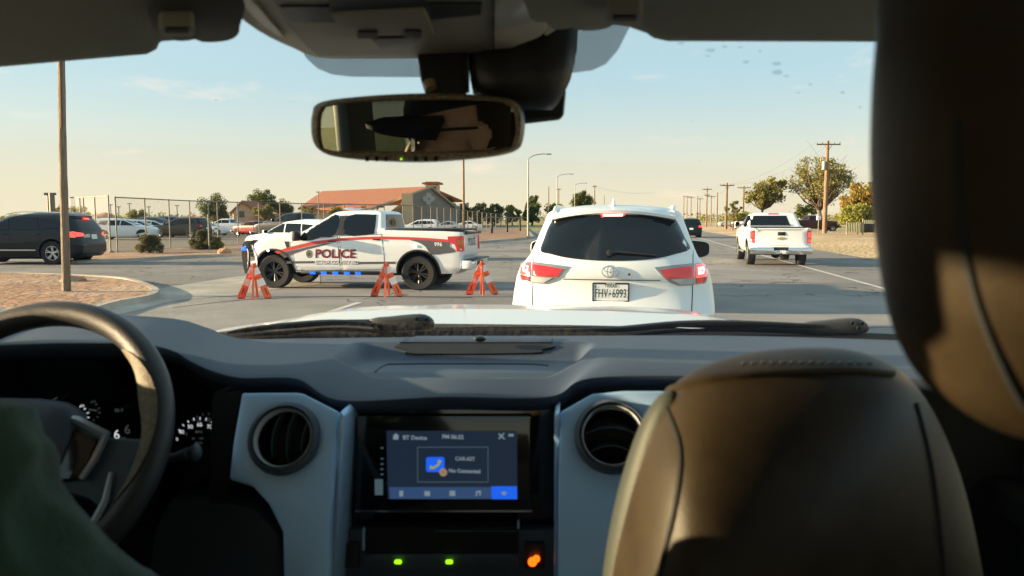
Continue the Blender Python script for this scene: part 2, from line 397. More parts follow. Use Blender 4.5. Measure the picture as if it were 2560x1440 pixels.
def vehicle(name, label, cat, st, paint, wheels, side=(), front=None, rear=None, tails=(), heads=(), arch=True, doors=(), group=None,
            rimmat=None, style=0, lite=False, plate=None, mirror=None, trim=BLK, tmat=LENSR, handle=True, glass=None, rocker=True):
    LOCAL['on'] = True
    glass = glass or TINT
    root = empty(name, label=label, cat=cat, group=group)
    m = MB(); rows = [st.ring(z) for z in st.zs()]; m.loft_solid(rows); body = m.build('body', [paint, DARK], root, 40)
    yf, yr, xo, rt, wt, ra = wheels
    if arch:
        cs = []
        for y in (yf, yr):
            for sd in (-1, 1):
                c = MB(); c.lathe([(.001, -.3), (ra, -.3), (ra, .35), (.001, .35)], (sd * (xo - .05), y, rt + .02), 'X', 28)
                co = c.build('cut', DARK); cs.append(co); b = body.modifiers.new('b', 'BOOLEAN'); b.operation = 'DIFFERENCE'; b.object = co; b.solver = 'EXACT'
        bake_modifiers(body)
        for co in cs: bpy.data.objects.remove(co)
        me = body.data
        if len(me.materials) < 2: me.materials.append(DARK)
        for p in me.polygons:
            c = p.center
            for y in (yf, yr):
                d = sqrt((c.y - y) ** 2 + (c.z - rt - .02) ** 2)
                n = p.normal
                if d < ra * 1.01 and (n.y * (y - c.y) + n.z * (rt + .02 - c.z) > .3 * d or (abs(c.x) < xo - .2)): p.material_index = 1
        me.set_sharp_from_angle(angle=R(40))
    for y in (yf, yr):
        for sd in (-1, 1):
            if arch:
                m = MB(); pr = []
                for k in range(25):
                    a = -.22 + (PI + .44) * k / 24
                    for rr in (ra - .004, ra + .035):
                        yy = y + rr * cos(a); zz = max(rt + .02 + rr * sin(a), st.rows[0][0]); pr.append((yy, zz))
                rws = []
                for k in range(25):
                    (ya, za), (yb, zb) = pr[2 * k], pr[2 * k + 1]
                    xa = st.xside(ya, za); xb = st.xside(yb, zb)
                    rws.append([(sd * (xa - .03), ya, za), (sd * (xa + .012), ya, za), (sd * (xb + .012), yb, zb), (sd * (xb - .003), yb, zb)])
                m.grid(rws); m.build('wheel_arch', trim, root)
            else:
                m = MB(); m.panel(circ(y, rt + .03, ra, n=18, a0=-.2, a1=PI + .2), st.SF(sd), .006); m.build('wheel_arch', DARK, root)
            wheel_parts(root, (sd * (xo - wt / 2), y, rt), sd, rt, wt, rimmat or RIM, style, lite)
    m = MB(); zb = st.rows[0][0]
    m.box((0, 0, zb - .03), (1.3, (yf - yr) * 1.25, .08)); m.build('chassis', DARK, root)
    for sd in (-1, 1):
        for k, lp in enumerate(doors):
            m = MB(); m.panel([(y, z) for y, z in lp], st.SF(sd), .002, .15); o = m.build('door_seam', DARK, root)
            cy = sum(p[0] for p in lp) / len(lp); cz = sum(p[1] for p in lp) / len(lp)
            lp2 = [(y + (.012 if y < cy else -.012), z + (.012 if z < cz else -.012)) for y, z in lp]
            m = MB(); m.panel(lp2, st.SF(sd), .0045, .12); d = m.build('door', paint, root, 60)
            if handle:
                y0 = min(p[0] for p in lp) + .10; z0 = max(p[1] for p in lp) - .13
                m = MB(); x = st.xside(y0 + .08, z0); m.box((sd * (x + .022), y0 + .09, z0), (.025, .2, .032)); m.build('handle', paint if handle == 1 else BLK, d, bevel=.008)
        for lp in side:
            m = MB(); m.panel(smooth(lp, 3, True) if len(lp) > 5 else lp, st.SF(sd), .013, .07); m.build('side_window', glass, root, 60)
        if heads:
            for lp in heads:
                m = MB(); m.panel([(sd * x, z) for x, z in lp], st.FF(), .008, .08); m.build('headlight', LENSC, root, 60)
        for lp, mt in tails:
            m = MB(); m.panel([(sd * x, z) for x, z in lp], st.RF(), .012, .07); m.build('tail_light', mt, root, 60)
        if mirror:
            my, mz, mw, mh = mirror; x = st.xside(my, mz)
            m = MB(); lp = [Vector((sd * (x + .1 + mw / 2) + a, my, mz + b)) for a, b in rrect(-mw / 2, -mh / 2, mw / 2, mh / 2, mh * .38)]
            m.pillow(lp, (0, 1, 0), .03, .12, 3); mo = m.build('side_mirror', paint, root, 60)
            m = MB(); m.add([q + Vector((0, -.032, 0)) - (q - Vector((sd * (x + .1 + mw / 2), my, mz))) * .12 for q in lp], [tuple(range(len(lp)))]); m.build('mirror_glass', TINT, mo)
            m = MB(); m.tube([(sd * (x - .03), my + .03, mz - .05), (sd * (x + .14), my + .05, mz - .04)], .03, 8); m.build('mirror_arm', BLK, mo)
    if front: m = MB(); m.panel(front, st.FF(), .006, .12); m.build('windshield', glass, root, 60)
    if rear: m = MB(); m.panel(rear, st.RF(), .006, .1); m.build('rear_window', glass, root, 60)
    if plate:
        px, pz = plate; m = MB(); m.panel([(px - .16, pz - .08), (px + .16, pz - .08), (px + .16, pz + .08), (px - .16, pz + .08)], st.RF(), .02); m.build('number_plate', PLATEM, root)
    return root
def place(o, X, Y, rot, sc=1, z=0):
    o.location = (X, Y, z); o.rotation_euler = (0, 0, R(rot)); o.scale = (sc, sc, sc); return o

SUVROWS = [(.25, 2.30, -2.35, .88), (.4, 2.43, -2.48, .95), (.7, 2.45, -2.49, .97), (.85, 2.42, -2.42, .97), (1.0, 2.25, -2.40, .955), (1.08, 1.7, -2.38, .94),
           (1.14, 1.2, -2.35, .92), (1.3, .95, -2.29, .87), (1.58, .35, -2.1, .74), (1.63, .2, -2.12, .71), (1.70, -.3, -1.95, .56), (1.74, -.6, -1.5, .32)]
SEDROWS = [(.2, 2.2, -2.2, .84), (.35, 2.32, -2.32, .9), (.6, 2.34, -2.34, .92), (.75, 2.25, -2.33, .91), (.86, 1.6, -2.28, .9), (.92, 1.15, -2.15, .88), (.97, 1.0, -1.75, .86),
           (1.1, .7, -1.5, .8), (1.34, .1, -1.0, .66), (1.40, -.15, -.7, .52), (1.43, -.3, -.5, .3)]
PKROWS = [(.42, 2.7, -2.8, .9), (.58, 2.86, -2.96, .98), (.95, 2.9, -2.88, 1.0), (1.1, 2.84, -2.88, 1.0), (1.18, 2.6, -2.96, .99), (1.26, 1.7, -2.96, .985), (1.3, 1.35, -2.96, .975),
          (1.315, 1.3, -1.02, .965), (1.42, 1.15, -1.0, .90), (1.76, .55, -.92, .75), (1.82, .40, -.86, .67), (1.86, .1, -.6, .4)]
def generic(kind, name, label, cat, paint, group=None, lit=False, **k):
    if kind == 'suv':
        st = Stk(SUVROWS, kr=.04)
        return vehicle(name, label, cat, st, paint, (1.48, -1.42, .95, .37, .25, .45), side=[[(1.0, 1.16), (.55, 1.5), (-.05, 1.56), (-.1, 1.16)], [(-.18, 1.16), (-.14, 1.56), (-.95, 1.55), (-1.05, 1.16)], [(-1.12, 1.18), (-1.02, 1.54), (-1.6, 1.5), (-1.85, 1.24)]],
                       front=[(-.72, 1.16), (.72, 1.16), (.6, 1.56), (-.6, 1.56)], rear=[(-.7, 1.16), (.7, 1.16), (.58, 1.54), (-.58, 1.54)],
                       tails=[([(.62, .92), (.95, .95), (.94, 1.12), (.66, 1.1)], LENSON if lit else LENSR)], heads=[[(.5, .72), (.9, .75), (.88, .9), (.5, .86)]], plate=(0, .8), mirror=(.85, 1.2, .2, .15), group=group, lite=True, arch=False, **k)
    if kind == 'sedan':
        st = Stk(SEDROWS)
        return vehicle(name, label, cat, st, paint, (1.4, -1.4, .9, .33, .22, .40), side=[[(.85, .98), (.2, 1.3), (-.2, 1.34), (-.22, .98)], [(-.3, .98), (-.28, 1.34), (-.85, 1.28), (-1.3, 1.0)]],
                       front=[(-.68, .99), (.68, .99), (.5, 1.33), (-.5, 1.33)], rear=[(-.68, 1.0), (.68, 1.0), (.5, 1.33), (-.5, 1.33)],
                       tails=[([(.5, .66), (.88, .68), (.86, .82), (.5, .8)], LENSR)], heads=[[(.5, .58), (.86, .6), (.84, .74), (.5, .7)]], plate=(0, .6), mirror=(.72, 1.0, .18, .13), group=group, lite=True, arch=False, **k)
    st = Stk(PKROWS)
    o = vehicle(name, label, cat, st, paint, (1.85, -1.75, .98, .4, .27, .49), side=[[(1.05, 1.34), (.62, 1.68), (.1, 1.74), (.08, 1.34)], [(0, 1.34), (.02, 1.74), (-.78, 1.72), (-.85, 1.34)]],
                front=[(-.75, 1.35), (.75, 1.35), (.62, 1.76), (-.62, 1.76)], rear=[(-.72, 1.4), (.72, 1.4), (.6, 1.74), (-.6, 1.74)],
                tails=[([(.84, .9), (.99, .9), (.99, 1.25), (.84, 1.25)], LENSR)], heads=[[(.6, .82), (.94, .82), (.94, 1.02), (.6, 1.02)]], mirror=(1.0, 1.4, .2, .22), group=group, lite=True, arch=False, **k)
    m = MB(); m.box((0, -2.94, .6), (1.9, .12, .16)); m.build('rear_bumper', CHROME, o, bevel=.03)
    m = MB(); m.box((0, 2.88, .58), (1.8, .12, .18)); m.build('front_bumper', CHROME, o, bevel=.03)
    m = MB(); m.box((0, 2.88, .93), (1.05, .07, .26)); m.build('grille', BLK, o, bevel=.02)
    m = MB(); m.box((0, -1.95, 1.325), (1.7, 1.8, .02)); m.build('bed_cover', BLK, o)
    return o

# ---------------------------- police pickup (side view, 18 m)
def PY(u): return 1.845 - (u - 440) * .00286
def PZ(v): return (950 - v) * .00271
PR = [(z * .97, f, r, w) for z, f, r, w in [(.42, 2.35, -2.80, .90), (.56, 2.5, -2.94, .97), (.95, 2.56, -2.96, 1.0), (1.12, 2.54, -2.96, 1.0), (1.20, 2.44, -2.96, .99), (1.30, 2.1, -2.96, .985),
      (1.39, 1.6, -2.96, .98), (1.43, 1.32, -2.96, .97), (1.47, 1.2, -2.96, .965), (1.485, 1.16, -1.02, .95), (1.60, 1.0, -1.0, .90), (1.88, .55, -.97, .79), (1.95, .42, -.92, .73), (1.985, .2, -.7, .55), (2.0, 0, -.4, .3)]]
st = Stk(PR, Rf=(.35, .25), Rr=(.1, .07), br=.02, kf=.04, kr=.01)
def PP(l): return [(PY(u), PZ(v)) for u, v in l]
POL = vehicle('police_pickup', 'white police pickup with blue flashing running board lights parked across the road behind orange barricades', 'police truck', st, WHITE, (1.845, -1.845, .97, .415, .3, .52),
    side=[PP([(690, 505), (742, 420), (880, 300), (1020, 288), (1005, 460), (880, 480), (800, 508)]), PP([(1100, 290), (1330, 278), (1352, 292), (1354, 425), (1330, 450), (1100, 458)])],
    front=[(-.78, 1.45), (.78, 1.45), (.66, 1.82), (-.66, 1.82)], rear=[(-.75, 1.5), (.75, 1.5), (.66, 1.83), (-.66, 1.83)],
    tails=[([(.86, .99), (.99, .99), (.985, 1.28), (.86, 1.28)], LENSR)], heads=[[(.55, .82), (.95, .80), (.95, 1.08), (.6, 1.08)]],
    doors=[PP([(615, 515), (1030, 470), (1050, 780), (640, 790)]), PP([(1045, 468), (1420, 450), (1440, 640), (1440, 770), (1065, 780)])], handle=2, rimmat=RIMB, style=1)
GREYS = mat('stripe_grey', (.10, .10, .11), .4); REDS = mat('stripe_red', (.62, .06, .05), .4); TXTR = mat('lettering_dark_red', (.22, .015, .02), .4)
WTX = mat('lettering_white', (.8, .8, .8), .5)
FL = lambda y, z, o: Vector((-(st.xside(y, z) + o), y, z))
for sd in (-1, 1):
    S = st.SF(sd)
    m = MB(); m.panel(smooth(PP([(1660, 500), (1830, 505), (2000, 515), (2008, 560), (2060, 600), (1960, 618), (1850, 628), (1800, 560), (1730, 520)]), 2, True), S, .008, .1); m.build('stripe', GREYS, POL, 60)
    m = MB(); m.panel(PP([(500, 632), (640, 598), (800, 560), (920, 535), (1000, 528), (880, 560), (720, 600), (620, 635), (545, 672)]), S, .008, .1); m.build('stripe', GREYS, POL, 60)
    m = MB(); m.panel(PP([(455, 612), (600, 570), (800, 520), (1050, 488), (1250, 476), (1430, 472), (1700, 478), (1850, 486), (2000, 497), (2000, 520), (1850, 507), (1700, 499), (1430, 495), (1250, 500), (1050, 513), (800, 552), (600, 601), (485, 634)]), S, .0105, .1); m.build('stripe', REDS, POL, 60)
    m = MB()
    for a, b in ((560, 815), (1168, 1535)): m = MB(); m.panel(PP([(a, 700), (b, 694 if b > 1200 else 696), (b, 714 if b > 1200 else 716), (a, 722)]), S, .008, .15); m.build('stripe', GREYS, POL, 60)
    def tfn(y0, z0, k, S=S, sd=sd): return lambda u, v, o: S(y0 - u if sd < 0 else y0 - k + u, z0 + v, o)
    m = MB(); text(m, 'POLICE', tfn(PY(822), PZ(632), 1.2), .009, size=.285, bold=.035, sx=1.12, shear=.08); m.build('lettering', BLK, POL)
    m = MB(); text(m, 'POLICE', tfn(PY(824), PZ(630), 1.2), .0105, size=.285, bold=.018, sx=1.12, shear=.08); m.build('lettering', TXTR, POL)
    m = MB(); text(m, 'ECTOR COUNTY ISD', tfn(PY(828), PZ(710), .98), .009, size=.125, bold=.045, sx=.93); m.build('lettering', BLK, POL)
    m = MB(); text(m, 'ECTOR COUNTY ISD', tfn(PY(825), PZ(707), .98), .0105, size=.125, bold=.01, sx=.93); m.build('lettering', WTX, POL)
    m = MB(); text(m, '996', tfn(PY(1875), PZ(540), .2), .012, size=.13, bold=.02); m.build('lettering', WTX, POL)
    m = MB(); cy, cz = PY(770), PZ(632); m.panel(circ(cy, cz, .075, .1, 20), S, .008); m.build('badge', mat('badge_gold', (.35, .28, .16), .5), POL)
    m = MB(); m.panel([(cy + (.055 if k % 2 == 0 else .022) * sin(k * PI / 5), cz + (.065 if k % 2 == 0 else .028) * cos(k * PI / 5)) for k in range(10)], S, .0105); m.panel([circ(cy, cz, .068, .092, 20), circ(cy, cz, .06, .082, 20)], S, .0105); m.build('badge_star', TXT, POL)
    m = MB(); m.panel(PP([(1990, 470), (2120, 465), (2126, 600), (2070, 600), (2050, 540), (1992, 520)]), S, .02, .08); m.build('tail_light', LENSR, POL, 60)
    m = MB(); m.panel(PP([(2080, 500), (2118, 500), (2118, 575), (2080, 570)]), S, .024, .08); m.build('reflector', LENSA, POL, 60)
    m = MB(); m.panel(PP([(1030, 290), (1098, 286), (1098, 460), (1008, 464)]), S, .0115, .07); m.build('pillar_trim', BLK, POL, 60)
    m = MB(); m.panel(PP([(548, 520), (590, 520), (596, 590), (570, 585)]), S, .011); m.build('fender_vent', BLK, POL)
    m = MB()
    for u in (395, 1712): m = MB(); m.lathe([(.001, .025), (.03, .018), (.034, 0)], (sd * (st.xside(PY(u), PZ(600 if u < 999 else 555)) + .0), PY(u), PZ(602 if u < 999 else 555)), (sd, 0, 0), 12); m.build('marker_light', WHITEL, POL)
    # running board and its blue lights
    m = MB(); m.box((sd * .99, .0, .42), (.16, 2.2, .07)); m.tube([(sd * .99, 1.1, .42), (sd * .85, 1.2, .47)], .03); m.tube([(sd * .99, -1.1, .42), (sd * .85, -1.2, .47)], .03); m.build('running_board', BLK, POL, bevel=.015)
    for u in (812, 912, 1015, 1118, 1217):
        m = MB(); m.box((sd * 1.075, PY(u), .405), (.02, .15, .075)); q = m.build('beacon_housing', mat('beacon_dark', (.0, .01, .1), .3, emit=(.0, .05, .6), es=.9) if 'beacon_dark' not in MATS else MATS['beacon_dark'], POL, bevel=.008)
        m = MB()
        for i in range(3):
            for j in (0, 1): m.box((sd * 1.088, PY(u) + (i - 1) * .042, .39 + j * .028), (.008, .026, .018))
        m.build('beacon_led', BLUEL, q)
    # door mirror, large folding
    m = MB(); m.box((sd * 1.17, PY(690), PZ(468)), (.26, .13, .24)); mo = m.build('side_mirror', BLK, POL, bevel=.035)
    m = MB(); m.box((sd * 1.17, PY(662), PZ(468)), (.24, .05, .22)); m.build('mirror_cap', WHITE, mo, bevel=.025)
    m = MB(); m.tube([(sd * .93, PY(700), PZ(500)), (sd * 1.12, PY(690), PZ(495))], .03); m.build('mirror_arm', BLK, mo)
m = MB()                                                            # push bumper
for sd in (-1, 1):
    m.grid([[(sd * .42 + a, 2.56 + .12 + b, .32 + .0), (sd * .42 + a, 2.72 + b, .5), (sd * .42 + a, 2.76 + b, .8), (sd * .42 + a, 2.72 + b, 1.08), (sd * .42 + a, 2.62 + b, 1.17)] for a, b in ((-.04, .02), (-.04, .21), (.04, .21), (.04, .02), (-.04, .02))], False)
    m.box((sd * .42, 2.62, .5), (.05, .3, .08)); m.box((sd * .42, 2.62, .9), (.05, .25, .06))
    m.tube(smooth([(sd * .42, 2.75, 1.08), (sd * .8, 2.66, 1.05), (sd * .95, 2.5, .9), (sd * .93, 2.52, .5), (sd * .42, 2.74, .42)], 5), .032, 8)
for z in (.45, .78, 1.1): m.box((0, 2.86, z), (.84, .06, .09))
pb = m.build('push_bumper', BLK, POL)
for sd in (-1, 1):
    m = MB(); m.box((sd * .50, 2.88, .96), (.16, .05, .09)); m.build('blue_light', BLUEL, pb, bevel=.01)
    m = MB(); m.box((sd * .93, 2.62, .98), (.05, .07, .10)); m.build('blue_light', BLUEL, POL, bevel=.01)
m = MB(); m.box((0, 2.58, .92), (1.1, .06, .34)); m.build('grille', BLK, POL, bevel=.02)
m = MB(); m.box((0, 2.56, .56), (1.7, .12, .2)); m.build('front_bumper', WHITE, POL, bevel=.04)
m = MB(); m.box((0, -3.05, .63), (1.98, .24, .2)); rb = m.build('rear_bumper', WHITE, POL, bevel=.03)
m = MB(); m.box((0, -3.09, .735), (1.9, .26, .03)); m.box((0, -3.175, .63), (.7, .02, .13)); m.build('step_pad', BLK, rb, bevel=.008)
m = MB(); m.box((0, -1.95, 1.46), (1.9, 1.86, .05)); m.build('bed_cover', BLK, POL, bevel=.015)
m = MB(); m.panel([(-.82, .8), (.82, .8), (.82, 1.38), (-.82, 1.38)], st.RF(), .006, .2); tg = m.build('tailgate', WHITE, POL, bevel=.004)
m = MB(); text(m, 'POLICE', lambda u, v, o: Vector((u, st.yrear(u, 1.1) - o, 1.15 + v)), .012, size=.26, bold=.02, align='CENTER'); m.build('lettering', GREYS, tg)
m = MB(); m.box((0, -3.0, 1.38), (1.7, .06, .06)); m.build('tailgate_spoiler', BLK, tg, bevel=.01)
m = MB(); m.box((0, .1, 1.975), (1.1, .16, .035)); lb = m.build('light_bar', CHROME, POL, bevel=.02)
m = MB(); m.box((-.3, .1, 1.985), (.18, .12, .03)); m.build('blue_light', BLUEL, lb, bevel=.01)
m = MB(); m.tube([(-.1, -.55, 1.95), (-.1, -.55, 2.03)], .035); m.box((-.1, -.62, 2.02), (.2, .16, .04)); m.build('camera_pod', BLK, POL, bevel=.008)
place(POL, -3.79, 18.78, 81, .965)

# ---------------------------- white people carrier directly ahead
def HX(u): return (u - 1250) / 967
def HZ(v): return 1.68 - (v - 195) / 967
HR = [(.22, 2.30, -2.28, .86), (.32, 2.38, -2.36, .93), (.50, 2.42, -2.43, .965), (.72, 2.42, -2.43, .967), (.79, 2.41, -2.39, .965), (.90, 2.40, -2.345, .955), (1.02, 2.3, -2.335, .935), (1.06, 2.0, -2.35, .92),
      (1.13, 1.3, -2.345, .895), (1.18, 1.15, -2.33, .85), (1.24, 1.0, -2.30, .80), (1.36, .8, -2.24, .75), (1.47, .62, -2.16, .71), (1.58, .42, -2.06, .67), (1.605, .35, -2.08, .665), (1.645, .1, -2.08, .635), (1.685, -.2, -1.95, .52), (1.705, -.4, -1.6, .25)]
hs = Stk(HR, Rr=(.34, .25), br=.10, sm=.02, kr=.02)
HP = lambda l: [(HX(u), HZ(v)) for u, v in l]
win = smooth(HP([(600, 582), (625, 470), (660, 360), (720, 290), (900, 272), (1250, 264), (1600, 270), (1790, 288), (1850, 360), (1900, 470), (1942, 558), (1800, 600), (1640, 634), (1430, 652), (1250, 656), (1050, 652), (850, 634), (700, 606)]), 3, True)
SUV = vehicle('white_suv', 'large white SUV directly ahead seen from behind with lit red brake lights', 'suv', hs, WHITE2, (1.42, -1.37, .955, .38, .24, .46),
    side=[[(1.0, 1.2), (.55, 1.5), (-.05, 1.55), (-.1, 1.2)], [(-.18, 1.2), (-.14, 1.55), (-.95, 1.54), (-1.05, 1.2)], [(-1.12, 1.2), (-1.02, 1.53), (-1.6, 1.5), (-1.8, 1.28)]],
    front=[(-.7, 1.2), (.7, 1.2), (.6, 1.56), (-.6, 1.56)], heads=[[(.5, .75), (.9, .78), (.88, .95), (.5, .9)]], doors=[[(.95, .4), (.95, 1.15), (-.12, 1.15), (-.12, .4)], [(-.15, .4), (-.15, 1.15), (-1.1, 1.15), (-1.05, .7), (-.85, .4)]])
RFh = hs.RF()
m = MB(); m.panel(win, RFh, .006, .06); m.build('rear_window', TINT, SUV, 60)
SEAM = mat('panel_gap', (.03, .03, .03), .7)
LSUR = mat('lamp_surround', (.30, .31, .32), .25, metal=.5, coat=1)
m = MB()
for sd in (-1, 1):
    pts = [(sd * x, z) for x, z in ((.745, 1.285), (.737, 1.2), (.73, 1.05), (.73, .9), (.72, .74))]
    m.tube([RFh(x, z, .0) for x, z in smooth([Vector(p) for p in pts], 4)], .005, 6)
m.tube([RFh(x / 20 * .44, 1.035, .0) for x in range(-20, 21)], .004, 6)
m.build('tailgate_seam', SEAM, SUV)
for sd in (-1, 1):
    q = lambda l: [(sd * HX(u), HZ(v)) for u, v in l]
    m = MB(); m.panel(q([(1622, 708), (1800, 688), (1970, 676), (1972, 862), (1832, 864), (1760, 838), (1700, 790)]), RFh, .010, .06); tl = m.build('tail_light', LSUR, SUV, 60)
    m = MB(); m.panel(q([(1672, 730), (1820, 708), (1962, 694), (1962, 800), (1880, 798), (1720, 796)]), RFh, .016, .06); m.build('red_lens', LENSR, tl, 60)
    m = MB(); m.panel(q([(1770, 808), (1962, 806), (1962, 850), (1850, 854)]), RFh, .016, .06); m.build('clear_lens', LENSC, tl, 60)
    m = MB(); m.panel(q([(1984, 680), (2060, 676), (2105, 700), (2100, 790), (2075, 850), (1986, 856)]), RFh, .010, .04); tl = m.build('tail_light', LSUR, SUV, 60)
    m = MB(); m.panel(q([(1988, 690), (2060, 684), (2098, 706), (2090, 790), (1988, 796)]), RFh, .016, .04); m.build('brake_lamp', LENSON, tl, 60)
    m = MB(); m.panel(q([(2004, 712), (2060, 708), (2070, 730), (2058, 768), (2006, 772)]), RFh, .019, .04); m.build('lit_core', LENSHOT, tl, 60)
    m = MB(); m.panel(q([(1990, 802), (2086, 796), (2064, 838), (1990, 848)]), RFh, .016, .04); m.build('lower_lens', LENSR, tl, 60)
    # mirror
    my, mz = .78, 1.19; x0 = .86
    lp = [Vector((sd * (x0 + .03 + a), my, mz + b)) for a, b in smooth([Vector(p) for p in ((0, .10), (.12, .115), (.24, .09), (.265, .03), (.25, -.06), (.14, -.10), (.02, -.085))], 4, True)]
    m = MB(); m.pillow(lp, (0, 1, 0), .02, .13, 3); mo = m.build('side_mirror', WHITE2, SUV, 60)
    c = sum(lp, Vector()) / len(lp); m = MB(); m.add([c + (p - c) * .93 + Vector((0, -.022, 0)) for p in lp], [tuple(range(len(lp)))]); m.build('mirror_glass', TINT, mo)
    m = MB(); m.tube([(sd * .80, my + .04, mz - .06), (sd * (x0 + .1), my + .05, mz - .05)], .035); m.build('mirror_arm', BLK, mo)
    m = MB(); m.tube(smooth([(sd * .58, .15, 1.63), (sd * .60, -.1, 1.675), (sd * .60, -.9, 1.69), (sd * .58, -1.6, 1.68), (sd * .555, -1.95, 1.63)], 5), .022, 8); m.build('roof_rail', WHITE2, SUV)
    m = MB(); m.lathe([(.001, 0), (.05, .0), (.06, .04), (.055, .05)], (sd * .75, -2.38, .55), (0, -1, 0), 14); m.build('reflector', LENSR, SUV)
m = MB(); m.panel(HP([(1138, 252), (1366, 250), (1352, 286), (1150, 288)]), RFh, .012, .05); bl = m.build('high_brake_light', LENSON, SUV, 60)
m = MB(); m.panel(HP([(1160, 258), (1345, 257), (1340, 278), (1165, 279)]), RFh, .016, .05); m.build('lit_core', LENSHOT, bl, 60)
m = MB(); sp = []
for k in range(21):
    x = -.58 + 1.16 * k / 20; zt = 1.655 - .06 * (x / .58) ** 2; sp.append([(x, -1.75, zt + .03), (x, -2.0 + .07 * (x / .6) ** 2, zt + .025), (x, -2.13 + .1 * (x / .6) ** 2, zt - .005), (x, -2.125 + .1 * (x / .6) ** 2, zt - .03), (x, -2.0 + .07 * (x / .6) ** 2, zt - .05)])
m.loft_solid(sp); m.build('roof_spoiler', WHITE2, SUV, 50)
m = MB(); m.add([(0, -1.85, 1.68), (0, -1.62, 1.68), (0, -1.82, 1.775), (.03, -1.82, 1.68), (-.03, -1.82, 1.68), (0, -1.86, 1.765)], [(3, 1, 2), (1, 4, 2), (3, 2, 5), (2, 4, 5), (0, 3, 5), (4, 0, 5)]); m.build('shark_fin_antenna', WHITE2, SUV)
m = MB(); m.tube([RFh(HX(u), HZ(v), .03) for u, v in ((1240, 588), (1300, 580), (1450, 592), (1640, 606))], [.018, .013, .009, .007], 6); w_ = m.build('rear_wiper', BLK, SUV)
m = MB(); m.lathe([(.001, .05), (.028, .045), (.03, 0)], RFh(HX(1232), HZ(590), 0), (0, -1, 0), 12); m.build('wiper_cap', BLK, w_)
def EM(cx, cz, rx, rz, t): return [RFh(cx + rx * cos(2 * PI * k / 28), cz + rz * sin(2 * PI * k / 28), .018) for k in range(29)]
cx, cz = HX(1240), HZ(746)
m = MB(); m.tube(EM(cx, cz, .072, .05, 0), .0065, 6); m.tube(EM(cx, cz, .024, .047, 0), .005, 6); m.tube(EM(cx, cz + .021, .052, .024, 0), .005, 6); m.build('emblem', CHROME, SUV)
m = MB(); m.lathe([(.001, .004), (.009, .003), (.01, 0)], RFh(HX(1408), HZ(770), 0), (0, -1, 0), 10); m.build('camera_eye', BLK, SUV)
def FR(x, z, o): return Vector((x, hs.yrear(0, .93) - .012 - o, z))
x0, x1, z0, z1 = HX(1088), HX(1410), HZ(1006), HZ(842)
m = MB(); m.panel([rrect(x0, z0, x1, z1, .012), rrect(x0 + .012, z0 + .014, x1 - .012, z1 - .012, .006)], lambda x, z, o: FR(x, z, o) + Vector((0, .02, 0)), .03); pl = m.build('plate_frame', BLK, SUV)
m = MB(); m.panel(rrect(x0 + .006, z0 + .006, x1 - .006, z1 - .006, .006), lambda x, z, o: FR(x, z, o) + Vector((0, .02, 0)), .026); m.build('number_plate', PLATEM, pl)
xc = (x0 + x1) / 2
m = MB(); text(m, 'FHV', lambda u, v, o: FR(x0 + .022 + u, HZ(935) + v, o), .010, size=.108, sx=.62, bold=.004)
text(m, '6993', lambda u, v, o: FR(xc + .012 + u, HZ(935) + v, o), .010, size=.108, sx=.62, bold=.004)
text(m, 'TEXAS', lambda u, v, o: FR(xc + u, HZ(870) + v, o), .010, size=.034, sx=1.1, bold=.02, align='CENTER')
m.add([FR(xc - .005 + a, HZ(938) + b, .010) for a, b in ((-.012, .004), (0, .012), (.012, .004), (.002, -.012))], [(0, 1, 2, 3)])
m.add([FR(x0 + .03 + a, HZ(878) + b, .010) for a, b in ((-.01, 0), (0, .011), (.01, 0), (0, -.008))], [(0, 1, 2, 3)])
m.build('plate_lettering', TXT, pl)
m = MB(); text(m, 'SINCE 2004', lambda u, v, o: FR(xc + u, z1 - .006 + v, o), .0125, size=.016, align='CENTER', bold=.02); m.panel([(xc - .06, z0 + .002), (xc + .06, z0 + .002), (xc + .055, z0 + .006), (xc - .055, z0 + .006)], FR, .0125)
for a in (-.07, -.05, -.03, -.01, .01, .03, .05): m.panel([(xc + a, z0 + .004), (xc + a + .012, z0 + .004), (xc + a + .010, z0 + .016), (xc + a + .003, z0 + .016)], FR, .0125)
m.build('frame_lettering', WTX, pl)
m = MB(); m.box((0, -2.45, .42), (1.3, .06, .12)); m.build('lower_valance', BLK, SUV, bevel=.02)
rd = Vector((.155, 1, 0)).normalized(); RDA = -math.degrees(math.atan(.155))
c_ = W(1531.5, 700, 6.95); place(SUV, c_.x + rd.x * 2.42, c_.y + rd.y * 2.42, RDA - .4, 1.03)
SUV.scale = (1.02, 1, 1.052)

